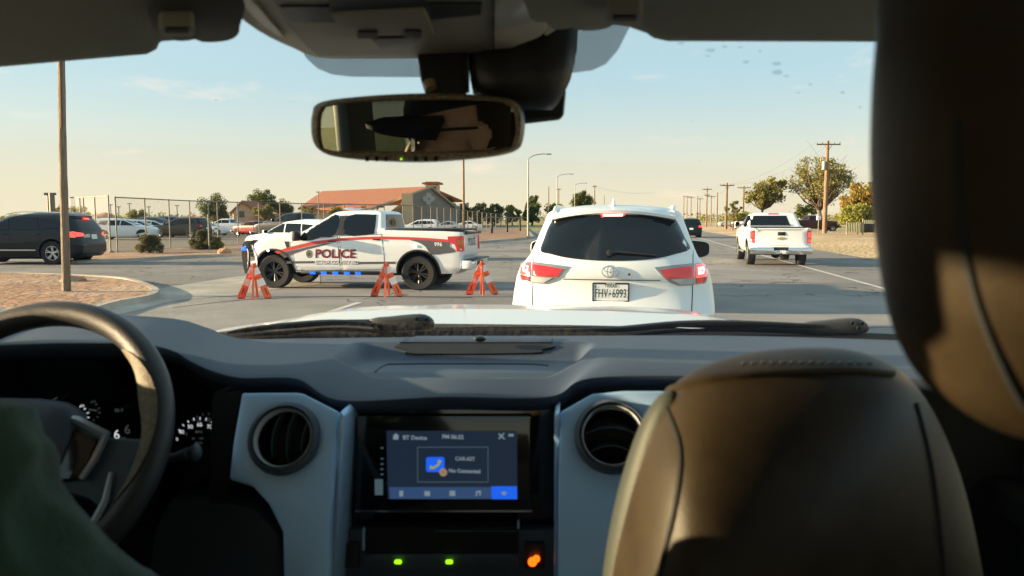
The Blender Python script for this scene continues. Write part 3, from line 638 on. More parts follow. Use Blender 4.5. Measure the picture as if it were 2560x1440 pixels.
# ---------------------------- white pickup on the right
sr = [(z, f, r, w) for z, f, r, w in [(.45, 2.75, -2.8, .90), (.60, 2.9, -2.96, .98), (.95, 2.92, -2.88, 1.01), (1.12, 2.86, -2.88, 1.01), (1.20, 2.6, -2.88, 1.0), (1.28, 1.6, -2.96, .995), (1.325, 1.35, -2.96, .98),
      (1.34, 1.3, -1.02, .965), (1.45, 1.15, -1.0, .92), (1.78, .55, -.92, .78), (1.84, .40, -.86, .70), (1.87, .1, -.6, .4)]]
ss = Stk(sr, Rf=(.35, .25), Rr=(.09, .06), br=.02, kf=.04, kr=.01)
SX = lambda u: (u - 1241) / 307; SZ = lambda v: (1440 - v) / 302
PK = vehicle('white_pickup', 'white crew cab pickup with gold bowtie emblem driving ahead in the right lane', 'pickup truck', ss, WHITE, (1.85, -1.75, .985, .40, .27, .49),
    side=[[(1.05, 1.38), (.62, 1.7), (.1, 1.76), (.08, 1.38)], [(0, 1.38), (.02, 1.76), (-.78, 1.74), (-.85, 1.38)]], front=[(-.75, 1.38), (.75, 1.38), (.62, 1.78), (-.62, 1.78)],
    rear=[(SX(918), 1.345), (SX(1424), 1.345), (SX(1375), SZ(912)), (SX(965), SZ(912))], doors=[[(1.15, .55), (1.15, 1.33), (.05, 1.33), (.05, .55)], [(.02, .55), (.02, 1.33), (-.98, 1.33), (-.98, .9), (-.85, .55)]], handle=2, mirror=(.95, 1.42, .2, .24),
    tails=[([(SX(1502), SZ(1195)), (1.0, SZ(1195)), (1.0, SZ(1072)), (SX(1502), SZ(1072))], LENSR)], plate=None)
RFs = ss.RF()
m = MB(); m.panel(rrect(-.84, .72, .84, 1.315, .02), RFs, .012, .2); tg = m.build('tailgate', WHITE, PK, bevel=.006)
m = MB(); m.box((SX(1247), -2.9, SZ(1100)), (.25, .03, .12)); m.build('tailgate_handle', BLK, tg, bevel=.01)
GOLD = mat('gold_emblem', (.55, .40, .14), .3, metal=.6)
m = MB(); m.panel([(SX(1247) + a, SZ(1150) + b) for a, b in ((-.15, -.03), (-.13, .03), (-.05, .03), (-.05, .05), (.05, .05), (.05, .03), (.15, .03), (.13, -.03), (.05, -.03), (.05, -.05), (-.05, -.05), (-.05, -.03))], RFs, .03); m.build('emblem', GOLD, tg)
for sd in (-1, 1):
    m = MB(); m.panel([(sd * .88, SZ(1140)), (sd * .97, SZ(1140)), (sd * .97, SZ(1085)), (sd * .88, SZ(1085))], RFs, .018); m.build('lit_brake_lamp', LENSON, PK); m = MB(); m.panel([(sd * .88, SZ(1188)), (sd * .97, SZ(1188)), (sd * .97, SZ(1155)), (sd * .88, SZ(1155))], RFs, .018); m.build('lit_brake_lamp', LENSON, PK)
m = MB(); m.box((-.62, -2.98, .55), (.78, .2, .24)); m.box((.62, -2.98, .55), (.78, .2, .24)); m.box((0, -2.94, .50), (.5, .16, .16)); rb = m.build('rear_bumper', CHROME, PK, bevel=.04)
m = MB(); m.box((0, -3.02, .62), (.5, .04, .1)); m.build('step_pad', BLK, rb)
m = MB(); m.box((0, -3.03, .53), (.32, .01, .15)); m.build('number_plate', PLATEM, rb)
m = MB(); m.box((0, -3.0, .36), (.09, .22, .07)); m.build('tow_hitch', BLK, PK, bevel=.008)
m = MB(); m.tube([(0, -3.09, .42), (0, -3.09, .48)], .025); m.tube([(-.9, -1.75, .40), (.9, -1.75, .40)], .05); m.pillow([(.17 * cos(t * PI / 8), -1.75, .40 + .17 * sin(t * PI / 8)) for t in range(16)], (0, 1, 0), .15, .15, 2); m.build('rear_axle', DARK, PK)
m = MB(); m.panel([(-.19, 1.79), (.19, 1.79), (.17, 1.835), (-.17, 1.835)], RFs, .01); m.build('high_brake_light', LENSR, PK)
m = MB(); m.box((0, -1.95, 1.338), (1.72, 1.78, .02)); m.build('bed_cover', BLK, PK)
for sd in (-1, 1):
    m = MB(); m.tube([(sd * .98, .9, .42), (sd * .98, -.8, .42)], .045); m.build('running_board', CHROME, PK)
c_ = G(1650 + 1241 / 4, 667); place(PK, c_.x + rd.x * 3.0, c_.y + rd.y * 3.0, RDA - 2.5, 1.02)

# ---------------------------- dark SUV on the left
es_ = Stk([(.25, 2.35, -2.4, .9), (.4, 2.48, -2.53, .98), (.7, 2.5, -2.54, 1.0), (.80, 2.5, -2.49, 1.0), (.9, 2.45, -2.46, .995), (1.03, 2.2, -2.45, .985), (1.1, 1.7, -2.44, .975), (1.15, 1.25, -2.42, .96), (1.3, .98, -2.34, .9),
     (1.58, .4, -2.15, .78), (1.62, .25, -2.2, .76), (1.70, -.2, -2.0, .62), (1.755, -.6, -1.5, .35)], Rr=(.28, .22), br=.07)
EXP = vehicle('dark_suv', 'black SUV with silver wheels crossing behind the wooden pole', 'suv', es_, BLACKP, (1.51, -1.51, .99, .39, .26, .46), handle=1, style=2, arch=True,
    side=[[(1.1, 1.18), (.62, 1.5), (.05, 1.575), (-.03, 1.18)], [(-.12, 1.18), (-.04, 1.575), (-.95, 1.57), (-1.1, 1.18)], [(-1.2, 1.18), (-1.05, 1.56), (-1.75, 1.5), (-2.0, 1.25)]],
    front=[(-.75, 1.2), (.75, 1.2), (.62, 1.56), (-.62, 1.56)], rear=[(-.74, 1.17), (.74, 1.17), (.62, 1.55), (-.62, 1.55)], doors=[[(1.2, .42), (1.2, 1.14), (-.07, 1.14), (-.07, .42)], [(-.1, .42), (-.1, 1.14), (-1.2, 1.14), (-1.15, .8), (-1.0, .42)]],
    tails=[([(.62, .95), (.97, .93), (.965, 1.1), (.6, 1.04)], LENSON)], heads=[[(.5, .8), (.9, .83), (.88, .95), (.5, .9)]], mirror=(.95, 1.2, .22, .16))
SFl = es_.SF(-1)
for sd in (-1, 1):
    m = MB(); m.panel([(-2.13, .92), (-2.42, .90), (-2.38, 1.12), (-2.05, 1.08)], es_.SF(sd), .012, .06); m.build('tail_light', LENSON, EXP, 60)
    m = MB(); m.panel([(1.0, .47), (-.95, .47), (-.95, .51), (1.0, .51)], es_.SF(sd), .014, .2); m.build('chrome_strip', CHROME, EXP)
    m = MB(); m.panel([(1.1, .72), (-.55, .72), (-.6, .82), (1.1, .84)], es_.SF(sd), .01, .2); m.build('door_molding', BLK, EXP)
    m = MB(); m.tube(smooth([(sd * .68, .2, 1.68), (sd * .68, -.4, 1.76), (sd * .66, -1.7, 1.73)], 4), .016, 6); m.build('roof_rail', CHROME, EXP)
m = MB(); m.panel([(-.15, 1.5), (.15, 1.5), (.15, 1.56), (-.15, 1.56)], es_.RF(), .06); m.build('high_brake_light', LENSON, EXP)
m = MB(); m.panel([(-.17, .84), (.17, .84), (.17, 1.0), (-.17, 1.0)], es_.RF(), .02); m.build('number_plate', PLATEM, EXP)
m = MB(); m.panel([(-.6, .9), (-.25, .9), (-.25, 1.02), (-.6, 1.0)], es_.RF(), .012, .1); m.build('tailgate_trim', SILVERP, EXP)
m = MB(); m.panel([(-.8, .4), (.8, .4), (.75, .62), (-.75, .62)], es_.RF(), .012, .1); m.build('bumper_insert', BLK, EXP)
c_ = G(132, 662); place(EXP, c_.x - 1.51 * 1.03, c_.y + .98, 90, 1.04); EXP.scale = (1.04, 1.04, 1.09)

# ------------------------------------------------------------------ ground, roads, terrain
LOCAL['on'] = False
def ground_mat(name, c1, c2, c3, s1, s2, rough=.9, bump=.4, bs=8, crack=False, stretch=None):
    m = mat(name, c1, rough, col2=c2, vs=s1, bump=bump, bs=bs, spec=.3, stretch=stretch); nt = m.node_tree; b = nt.nodes['Principled BSDF']
    l = b.inputs['Base Color'].links[0]; src = l.from_socket
    g = N(nt, 'ShaderNodeTexNoise'); g.inputs['Scale'].default_value = s2; g.inputs['Detail'].default_value = 2
    tcn = [n for n in nt.nodes if n.type == 'TEX_COORD'][0]; nt.links.new(tcn.outputs['Object'], g.inputs['Vector'])
    r = N(nt, 'ShaderNodeValToRGB'); r.color_ramp.elements[0].position = .45; r.color_ramp.elements[1].position = .62; nt.links.new(g.outputs['Fac'], r.inputs[0])
    mx = N(nt, 'ShaderNodeMix', data_type='RGBA'); nt.links.new(r.outputs[0], mx.inputs[0]); nt.links.new(src, mx.inputs[6]); mx.inputs[7].default_value = (*c3, 1)
    out = mx.outputs[2]
    if crack:
        v = N(nt, 'ShaderNodeTexVoronoi', feature='DISTANCE_TO_EDGE'); v.inputs['Scale'].default_value = .22
        w = N(nt, 'ShaderNodeTexNoise'); w.inputs['Scale'].default_value = 1.2; va = N(nt, 'ShaderNodeVectorMath', operation='MULTIPLY_ADD'); va.inputs[1].default_value = (2, 2, 2)
        nt.links.new(tcn.outputs['Object'], w.inputs['Vector']); nt.links.new(w.outputs['Color'], va.inputs[0]); nt.links.new(tcn.outputs['Object'], va.inputs[2]); nt.links.new(va.outputs[0], v.inputs['Vector'])
        c = N(nt, 'ShaderNodeMapRange'); c.inputs[1].default_value = .004; c.inputs[2].default_value = .012; c.inputs[3].default_value = .8; c.inputs[4].default_value = 0; nt.links.new(v.outputs['Distance'], c.inputs[0])
        m2 = N(nt, 'ShaderNodeMix', data_type='RGBA'); nt.links.new(c.outputs[0], m2.inputs[0]); nt.links.new(out, m2.inputs[6]); m2.inputs[7].default_value = (.05, .045, .04, 1); out = m2.outputs[2]
    nt.links.new(out, b.inputs['Base Color']); return m
ASPH = ground_mat('asphalt', (.215, .205, .195), (.29, .275, .26), (.18, .172, .165), .5, .12, bump=.5, bs=40, crack=True)
LOTM = ground_mat('lot_asphalt', (.19, .155, .12), (.25, .205, .16), (.22, .19, .15), .3, .07, bump=.2, bs=20)
DIRT = ground_mat('red_dirt', (.31, .17, .10), (.37, .215, .135), (.40, .27, .18), 2.2, .5, bump=.35, bs=5)
SAND = ground_mat('pale_sand', (.52, .37, .24), (.62, .46, .31), (.42, .32, .18), .35, .08, bump=.6, bs=4)
FIELD = ground_mat('dry_field', (.36, .28, .12), (.45, .34, .17), (.22, .24, .08), .05, .01, bump=.3, bs=1)
CONC = ground_mat('concrete', (.36, .34, .29), (.44, .41, .35), (.30, .29, .26), 1.2, .4, bump=.3, bs=20)
PAINT = mat('road_paint', (.62, .60, .55), .7, col2=(.45, .42, .37), vs=6)
def sheet(name, pts, z, m, res=None, kind='structure', zf=None):
    b = MB(); b.panel([(p[0], p[1]) for p in pts], lambda x, y, o: Vector((x, y, z + (zf(x, y) if zf else 0) + o)), 0, res)
    # keep the top only
    o = b.build(name, m, None); return tag(o, kind=kind)
gm = MB(); gm.grid([[(x, y, 0) for x in (-3000, -300, 0, 300, 3000)] for y in (-200, 0, 200, 1000, 6000)]); tag(gm.build('ground', FIELD), kind='structure')
def RX(y, off): return 8.86 + .155 * (y - 18.0) + off      # road frame: off metres right of the right edge line
def flat(name, pts, z, m):
    b = MB(); b.add([(x, y, z) for x, y in pts], [tuple(range(len(pts)))]); return tag(b.build(name, m), kind='structure')
flat('road', [(-80, -30), (RX(-30, 4), -30), (RX(700, 4), 700), (RX(700, -19), 700), (RX(120, -19), 120), (RX(62, -19.5), 62), (-15, 47), (-20, 36), (-80, 36)], .004, ASPH)
flat('parking_lot', [(-120, 36.2), (-20, 36.2), (-14, 47), (-5, 62), (-3, 100), (2, 180), (-150, 180)], .008, LOTM)
# right edge line, lane dashes
def strip(name, off, w, y0, y1, z=.009):
    return flat(name, [(RX(y0, off - w / 2), y0), (RX(y0, off + w / 2), y0), (RX(y1, off + w / 2), y1), (RX(y1, off - w / 2), y1)], z, PAINT)
strip('edge_line', 0, .13, 6, 300)
a, b_, c, d = G(815, 781), G(838, 779), G(908, 757), G(888, 757)
flat('lane_dash', [(a.x, a.y), (b_.x, b_.y), (c.x, c.y), (d.x, d.y)], .009, PAINT)
for y0, off in ((35, -7.3), (47, -7.3), (60, -7.3), (74, -7.3), (90, -7.3), (110, -7.3), (135, -7.3)): strip('lane_dash', off, .12, y0, y0 + 3)
# sand bank on the right
def bank(x, y):
    o = x - RX(y, 0); t = max(0, min(1, (o - 3.9) / 5.5)); t = t * t * (3 - 2 * t)
    s = max(0, min(1, (190 - y) / 80)); return t * .30 * s + .05 * noise.noise(Vector((x * .25, y * .25, 0))) * t
rows = []
for i in range(60):
    y = -6 + i * 2.2 + i * i * .06; rows.append([(RX(y, 3.9 + k * k * .22), y, .012 + (bank(RX(y, 3.9 + k * k * .22), y)) - (.3 if k == 19 else 0)) for k in range(20)])
m = MB(); m.grid(rows); tag(m.build('sand_bank', SAND, None, 80), kind='structure')
# asphalt drive crossing the bank far ahead stays plain; dirt verge under the fence
def Gp(l): return [tuple(G(*p)[:2]) for p in l]
def raised(name, pts, h, m, cm=None, cw=.15):
    """island: soil top with a kerb around it"""
    P = [Vector((p[0], p[1], 0)) for p in pts]
    C = sum(P, Vector()) / len(P)
    b = MB(); b.panel([(p.x, p.y) for p in P], lambda x, y, o: Vector((x, y, h - .02 + .05 * noise.noise(Vector((x * .6, y * .6, 3))))), 0, .8); o = tag(b.build(name, m, None, 80), kind='structure')
    if cm:
        n = len(P); ins = []; 
        for i in range(n):
            t = (P[(i + 1) % n] - P[i - 1]).normalized(); nn = Vector((-t.y, t.x, 0))
            if nn.dot(C - P[i]) < 0: nn = -nn
            ins.append(nn)
        rows = [[p + nn * -.22 for p, nn in zip(P, ins)]]
        rows = [[p - nn * .24 + Vector((0, 0, .007)) for p, nn in zip(P, ins)], [p - nn * .03 + Vector((0, 0, .014)) for p, nn in zip(P, ins)], [p + Vector((0, 0, h)) for p in P], [p + nn * cw + Vector((0, 0, h)) for p, nn in zip(P, ins)], [p + nn * cw + Vector((0, 0, h - .1)) for p, nn in zip(P, ins)]]
        b = MB(); b.grid(rows, True); tag(b.build('kerb', cm), kind='structure')
    return o
isl = smooth([Vector((*p, 0)) for p in Gp([(-420, 700), (-200, 694), (0, 692), (120, 694), (220, 698), (300, 703), (350, 714), (386, 728), (398, 742), (370, 755), (300, 768), (200, 800), (80, 850), (-300, 940), (-900, 940), (-900, 700)])], 3, True)
raised('dirt_island', [(p.x, p.y) for p in isl], .13, DIRT, CONC)
vg = smooth([Vector((*p, 0)) for p in Gp([(180, 660), (240, 657), (330, 653), (430, 647), (520, 643), (610, 642), (720, 640), (900, 628), (1080, 615), (1215, 606), (1290, 600), (1335, 593)])], 3)
far = [Vector((2.6, 150, 0)), Vector((-3.2, 105, 0)), Vector((-4.2, 75, 0)), Vector((-7.2, 57.5, 0)), Vector((-16.2, 47.8, 0)), Vector((-19.2, 36, 0)), Vector((-21, 34, 0))]
raised('dirt_verge', [(p.x, p.y) for p in vg + far], .12, DIRT, CONC)
# concrete gutter across the side road
g1 = smooth([Vector((*p, 0)) for p in Gp([(400, 722), (500, 706), (600, 691), (700, 686), (800, 683)])], 3); g2 = smooth([Vector((*p, 0)) for p in Gp([(800, 712), (700, 722), (600, 738), (500, 746), (430, 754), (360, 772), (250, 800), (150, 835), (-100, 900)])], 3)
g3 = smooth([Vector((*p, 0)) for p in Gp([(-100, 860), (150, 815), (300, 775), (385, 752), (410, 738)])], 3)
flat('gutter', [(p.x, p.y) for p in g1 + g2 + g3], .0085, CONC)
# the white skid/patch marks and tar seams of the road
TAR = mat('tar_seam', (.05, .045, .042), .6)
for (pts, w) in (([(1180, 745), (900, 742), (640, 748), (430, 770)], .05), ([(270, 690), (420, 712), (640, 700)], .04), ([(1830, 700), (2230, 716)], .04)):
    P = smooth([Vector((G(*p).x, G(*p).y, 0)) for p in pts], 5); m = MB()
    m.grid([[p + Vector((0, w, .0095)) for p in P], [p + Vector((0, -w, .0095)) for p in P]]); tag(m.build('tar_seam', TAR), kind='structure')

# ------------------------------------------------------------------ rocks
ROCK = mat('sandstone', (.33, .19, .11), .9, col2=(.42, .26, .16), vs=3, bump=.8, bs=6)
def rock(label, px, py, w, h, seed):
    c = G(px, py); m = MB(); bm = bmesh.new(); bmesh.ops.create_icosphere(bm, subdivisions=3, radius=1)
    for v in bm.verts:
        n = 1 + .35 * noise.noise(v.co * 1.1 + Vector((seed, 0, 0))) + .1 * noise.noise(v.co * 3 + Vector((seed, 5, 0)))
        v.co = Vector((v.co.x * w / 2 * n, v.co.y * w / 2.4 * n, max(v.co.z * h * .62 * n, -h * .4)))
    bm.verts.ensure_lookup_table(); m.add([v.co.copy() for v in bm.verts], [[v.index for v in f.verts] for f in bm.faces]); bm.free()
    o = m.build('rock', ROCK, None, 25); o.location = (c.x, c.y, h * .42); return tag(o, label, 'rock', 'landscape rocks')
rock('long low brown rock beside the wooden pole', 180, 712, .62, .22, 1); rock('round brown boulder at the fence near the police truck bumper', 560, 640, .55, .36, 4)
rock('tiny brown rock at the foot of the first fence post', 279, 637, .3, .2, 9)

# ------------------------------------------------------------------ foliage
def leaves(cl, nper, size, rnd, flatz=.8):
    v = []; f = []
    for (c, r) in cl:
        for _ in range(nper):
            d = Vector((rnd.gauss(0, 1), rnd.gauss(0, 1), rnd.gauss(0, 1))); d = d.normalized() * (r * rnd.random() ** .45); d.z *= flatz
            p = c + d; a = Vector((rnd.gauss(0, 1), rnd.gauss(0, 1), rnd.gauss(0, 1))).normalized(); b = a.orthogonal().normalized(); q = a.cross(b)
            s = size * rnd.uniform(.6, 1.4); k = len(v)
            v += [p - b * s * .9, p + q * s * .5, p + b * s, p - q * s * .5]; f.append((k, k + 1, k + 2, k + 3))
    return v, f
BARK = mat('bark', (.13, .095, .065), .95, var=.3, vs=6, bump=.6, bs=14)
GREEN = leafmat('leaf_green', (0.053, 0.075, 0.018), (0.090, 0.112, 0.027), (0.165, 0.173, 0.045))
OLIVE = leafmat('leaf_olive', (.13, .13, .035), (.22, .21, .06), (.34, .30, .09))
GOLDL = leafmat('leaf_golden', (0.240, 0.150, 0.030), (0.360, 0.240, 0.053), (0.210, 0.210, 0.045))
BRIGHT = leafmat('leaf_bright', (0.150, 0.165, 0.030), (0.240, 0.255, 0.053), (0.360, 0.330, 0.075))
SHRUB = leafmat('leaf_shrub', (0.072, 0.072, 0.032), (0.128, 0.125, 0.048), (0.224, 0.192, 0.080))
def tree(label, px, d, ytop, ybase, wpx, m, kind='round', n=26, per=90, name='tree', group=None, seed=0, lean=0, ls=None, z0=0):
    rnd = random.Random(seed + int(px)); X = (px - 1280) / FPX * d; top = W(px, ytop, d).z; bot = W(px, ybase, d).z; h = top - z0; w = wpx / FPX * d
    root = empty(name, (X, d, z0), 0, label, 'bush' if name == 'bush' else 'tree', group); LOCAL['on'] = True
    cz0 = max(.0, bot - z0); cl = []; ch = h - cz0
    for i in range(n):
        while True:
            u = Vector((rnd.uniform(-1, 1), rnd.uniform(-1, 1), rnd.uniform(-1, 1)))
            if .15 < u.length < 1: break
        if kind == 'round': s = 1; c = Vector((u.x * w * .40, u.y * w * .38, cz0 + ch * (.5 + u.z * .40)))
        else: c = Vector((u.x * w * .44 + lean * (u.z + 1) * w * .15, u.y * w * .4, cz0 + ch * (.52 + u.z * .45)))
        r = (w * rnd.uniform(.10, .19) if kind == 'round' else w * rnd.uniform(.06, .14)); cl.append((c, r))
    t = MB(); base = Vector((0, 0, -.05)); tr = max(.05, h * .026)
    fork = Vector((lean * w * .05, 0, max(cz0 * .9, h * .18)))
    t.tube([base, base.lerp(fork, .5) + Vector((.02 * h, 0, 0)), fork], [tr * 1.3, tr, tr * .85], 8)
    for (c, r) in cl[:int(n * (.6 if kind == 'round' else 1))]:
        mid = fork.lerp(c, .5) + Vector((rnd.uniform(-.05, .05) * w, 0, -.04 * h)); t.tube([fork, mid, c], [tr * .5, tr * .3, tr * .08], 5)
        if kind != 'round':
            for _ in range(3):
                e = c + Vector((rnd.gauss(0, 1), rnd.gauss(0, 1), rnd.gauss(.3, .8))) * r * 1.1; t.tube([mid.lerp(c, .7), e], [tr * .12, tr * .04], 4)
    t.build('trunk', BARK, root)
    v, f = leaves(cl, per, ls or w * .022, rnd); b = MB(); b.add(v, f)
    me = bpy.data.meshes.new('crown'); me.from_pydata(b.v, [], b.f); me.materials.append(m); o = bpy.data.objects.new('crown', me); COL.objects.link(o); o.parent = root
    LOCAL['on'] = False; return root
TG = 'trees along the horizon'
tree('round dark green tree behind the parked cars, left of the tan gabled house', 538, 150, 482, 566, 88, GREEN, n=40, per=170, group=TG, ls=.16)
tree('tall rounded green tree behind the tan house', 660, 160, 466, 545, 84, GREEN, n=40, per=170, group=TG, ls=.17)
tree('olive green tree in front of the right half of the tan house', 662, 135, 506, 556, 60, OLIVE, n=26, per=130, group=TG, ls=.16)
tree('dark green tree left of the big orange roof', 712, 165, 498, 548, 70, GREEN, n=26, per=130, group=TG, ls=.17)
tree('low olive tree in front of the left end of the orange roof', 770, 140, 510, 560, 50, OLIVE, n=20, per=100, group=TG, ls=.16)
tree('brown green bushy tree behind the white parked cars', 343, 130, 521, 556, 56, OLIVE, n=22, per=110, group=TG, ls=.13)
tree('reddish tree partly hidden by the wooden pole', 200, 120, 512, 552, 62, OLIVE, n=24, per=110, group=TG, ls=.12)
tree('small brown tree at the far left gate post', 160, 125, 508, 548, 48, OLIVE, n=20, per=100, group=TG, ls=.12)
tree('dark small tree in front of the orange roof middle', 850, 140, 512, 562, 66, OLIVE, n=24, per=110, group=TG, ls=.16)
tree('olive tree before the roof beside the grey gable', 905, 150, 512, 560, 46, OLIVE, n=20, per=100, group=TG, ls=.16)
tree('round tree just right of the building tower', 1120, 200, 488, 545, 40, GREEN, n=20, per=100, group=TG, ls=.2)
for i, (px, yt, w) in enumerate(((1150, 506, 60), (1195, 500, 60), (1235, 500, 64), (1280, 506, 50), (1330, 498, 66))):
    tree(['olive treetop right of the tower', 'tree crown behind the thin brown pole', 'bushy green tree over the fence bend', 'low green tree left of the street lamp', 'spreading green tree under the street lamp'][i], px, 190, yt, 566, w, (GREEN, OLIVE)[i % 2], n=26, per=120, group=TG, ls=.24)
tree('dark conical green tree standing taller behind the first street lamp', 1330, 210, 478, 540, 46, GREEN, n=24, per=150, group=TG, ls=.22)
tree('round dark green tree above the white SUV roof', 1453, 200, 472, 530, 66, GREEN, n=34, per=170, group=TG, ls=.22)
tree('low olive tree right of the round tree over the SUV roof', 1480, 230, 500, 548, 50, OLIVE, n=18, per=90, group=TG, ls=.24)
tree('small tree far left of the SUV roof', 1385, 190, 506, 545, 60, GREEN, n=20, per=100, group=TG, ls=.22)
# right-hand trees
RG = 'trees right of the road'
tree('large spreading tree with airy crown behind the tall utility pole', 2045, 96, 388, 520, 165, OLIVE, kind='airy', n=105, per=62, group=RG, ls=.15, z0=.2)
tree('leaning bushy tree left of the white pickup cab', 1898, 98, 446, 520, 104, OLIVE, kind='airy', n=60, per=75, group=RG, lean=.9, ls=.17, z0=.2)
tree('sparse small tree beside the nearer roadside pole', 1830, 95, 500, 545, 46, OLIVE, kind='airy', n=16, per=50, group=RG, ls=.15, z0=.4)
tree('golden tree beside the headrest above the green fence', 2160, 75, 446, 560, 130, GOLDL, n=46, per=150, group=RG, ls=.15, z0=.2)
tree('bright green low tree in front of the golden tree', 2140, 68, 505, 566, 110, BRIGHT, n=30, per=150, group=RG, ls=.12, z0=.2)
tree('dark green distant tree clump right of the white pickup roof', 2010, 150, 510, 548, 70, GREEN, n=24, per=120, group=RG, ls=.2)
tree('yellow green brush behind the white pickup mirror', 1845, 110, 530, 560, 80, BRIGHT, n=24, per=120, group=RG, ls=.16)
# far treeline (one mass)
rnd = random.Random(3); cl = []
for i in range(420):
    X = rnd.uniform(-620, 700); cl.append((Vector((X, 820 + rnd.uniform(-60, 60), rnd.uniform(0, 5.5))), rnd.uniform(4, 9)))
v, f = leaves(cl, 50, 1.1, rnd, .6); me = bpy.data.meshes.new('far_treeline'); me.from_pydata(v, [], f); me.materials.append(OLIVE); o = bpy.data.objects.new('far_treeline', me); COL.objects.link(o); tag(o, 'thin dark line of far woodland on the horizon', 'trees', kind='stuff')
# bushes along the fence
def bush(label, px, py, w, h, m):
    c = G(px, py); rnd = random.Random(int(px)); root = empty('bush', (c.x, c.y, 0), 0, label, 'bush', 'bushes along the fence'); LOCAL['on'] = True
    cl = []
    for i in range(46):
        a = rnd.uniform(0, 2 * PI); r = rnd.random() ** .5; z = rnd.uniform(.1, 1) ; k = sqrt(max(0, 1 - (z - .35) ** 2 / .5)); cl.append((Vector((cos(a) * r * w / 2 * k * .85, sin(a) * r * w / 2 * k * .85, z * h * .82 + .05)), w * .13))
    t = MB(); [t.tube([(0, 0, 0), c_], [.025, .006], 5) for c_, _ in cl[:20]]; t.build('stem', BARK, root)
    v, f = leaves(cl, 190, .034, rnd, 1); me = bpy.data.meshes.new('foliage'); me.from_pydata(v, [], f); me.materials.append(m); o = bpy.data.objects.new('foliage', me); COL.objects.link(o); o.parent = root; LOCAL['on'] = False
bush('round dark green bush nearest the corner of the fence', 373, 637, 1.25, .95, SHRUB); bush('large bushy shrub left of the police truck push bumper', 508, 628, 1.35, 1.15, SHRUB); bush('smaller green bush touching the larger one beside the round boulder', 541, 628, .95, .75, OLIVE)

# ------------------------------------------------------------------ fence
GALV = mat('galvanised', (.19, .175, .15), .6, metal=.3)
m = bpy.data.materials.new('chain_link'); m.use_nodes = True; nt = m.node_tree; nt.nodes.clear(); CL = m
o = N(nt, 'ShaderNodeOutputMaterial'); tr = N(nt, 'ShaderNodeBsdfTransparent'); df = N(nt, 'ShaderNodeBsdfPrincipled'); df.inputs['Base Color'].default_value = (.10, .09, .075, 1); df.inputs['Metallic'].default_value = .3
tcx = N(nt, 'ShaderNodeTexCoord'); sx = N(nt, 'ShaderNodeSeparateXYZ'); nt.links.new(tcx.outputs['UV'], sx.inputs[0])
def band(op):
    a = N(nt, 'ShaderNodeMath', operation=op); nt.links.new(sx.outputs[0], a.inputs[0]); nt.links.new(sx.outputs[1], a.inputs[1])
    b = N(nt, 'ShaderNodeMath', operation='MULTIPLY'); nt.links.new(a.outputs[0], b.inputs[0]); b.inputs[1].default_value = 1 / .075
    c = N(nt, 'ShaderNodeMath', operation='FRACT'); nt.links.new(b.outputs[0], c.inputs[0])
    d = N(nt, 'ShaderNodeMath', operation='LESS_THAN'); nt.links.new(c.outputs[0], d.inputs[0]); d.inputs[1].default_value = .075; return d
p, q = band('ADD'), band('SUBTRACT'); mxx = N(nt, 'ShaderNodeMath', operation='MAXIMUM'); nt.links.new(p.outputs[0], mxx.inputs[0]); nt.links.new(q.outputs[0], mxx.inputs[1])
ms = N(nt, 'ShaderNodeMixShader'); nt.links.new(mxx.outputs[0], ms.inputs[0]); nt.links.new(tr.outputs[0], ms.inputs[1]); nt.links.new(df.outputs[0], ms.inputs[2]); nt.links.new(ms.outputs[0], o.inputs[0])
def fence(label, P, h, rpost=.035, dark=()):
    root = empty('chain_link_fence', (P[0][0], P[0][1], 0), 0, label, 'fence')
    t = MB(); t.tube([(x, y, h) for x, y in P], .028, 6); t.build('top_rail', GALV, root)
    for i, (x, y) in enumerate(P):
        t = MB(); rp = rpost * (1 + max(0, y - 60) / 60); t.tube([(x, y, 0), (x, y, h + .04)], rp, 8); t.build('post', GALV, root)
    me = bpy.data.meshes.new('mesh'); vs = []; fs = []; uv = []; s = 0
    for i in range(len(P) - 1):
        (x0, y0), (x1, y1) = P[i], P[i + 1]; l = sqrt((x1 - x0) ** 2 + (y1 - y0) ** 2); b = len(vs)
        vs += [(x0, y0, .04), (x1, y1, .04), (x1, y1, h), (x0, y0, h)]; fs.append((b, b + 1, b + 2, b + 3)); uv += [(s, 0), (s + l, 0), (s + l, h), (s, h)]; s += l
    me.from_pydata(vs, [], fs); ul = me.uv_layers.new(name='UVMap'); [setattr(ul.data[i], 'uv', u) for i, u in enumerate(uv)]; me.materials.append(CL)
    o = bpy.data.objects.new('wire_mesh', me); COL.objects.link(o); setp(o, root); return root
FP = [(294, 36), (367, 38.5), (427, 41), (478, 43), (547, 45), (597, 46.8), (650, 48), (703, 49.2), (757, 50.4), (812, 51.6), (863, 52.8), (915, 54), (962, 55), (1009, 56), (1034, 58.5), (1056, 61.5), (1078, 65), (1094, 68.5), (1111, 72.5), (1128, 77), (1143, 82), (1157, 88), (1170, 94), (1182, 101), (1194, 108), (1206, 116), (1217, 125), (1228, 134), (1240, 144), (1252, 156), (1265, 170), (1280, 188), (1300, 210), (1320, 240)]
F1 = fence('tall chain link fence running past the car park behind the police truck', [((px - 1280) / FPX * d, d) for px, d in FP], 2.68)
F2 = fence('short chain link gate section at the far left beside the thick grey post', [((px - 1280) / FPX * d, d) for px, d in ((277, 35.3), (243, 36.5), (215, 37.2), (206, 37.6), (172, 38.4))], 2.72)
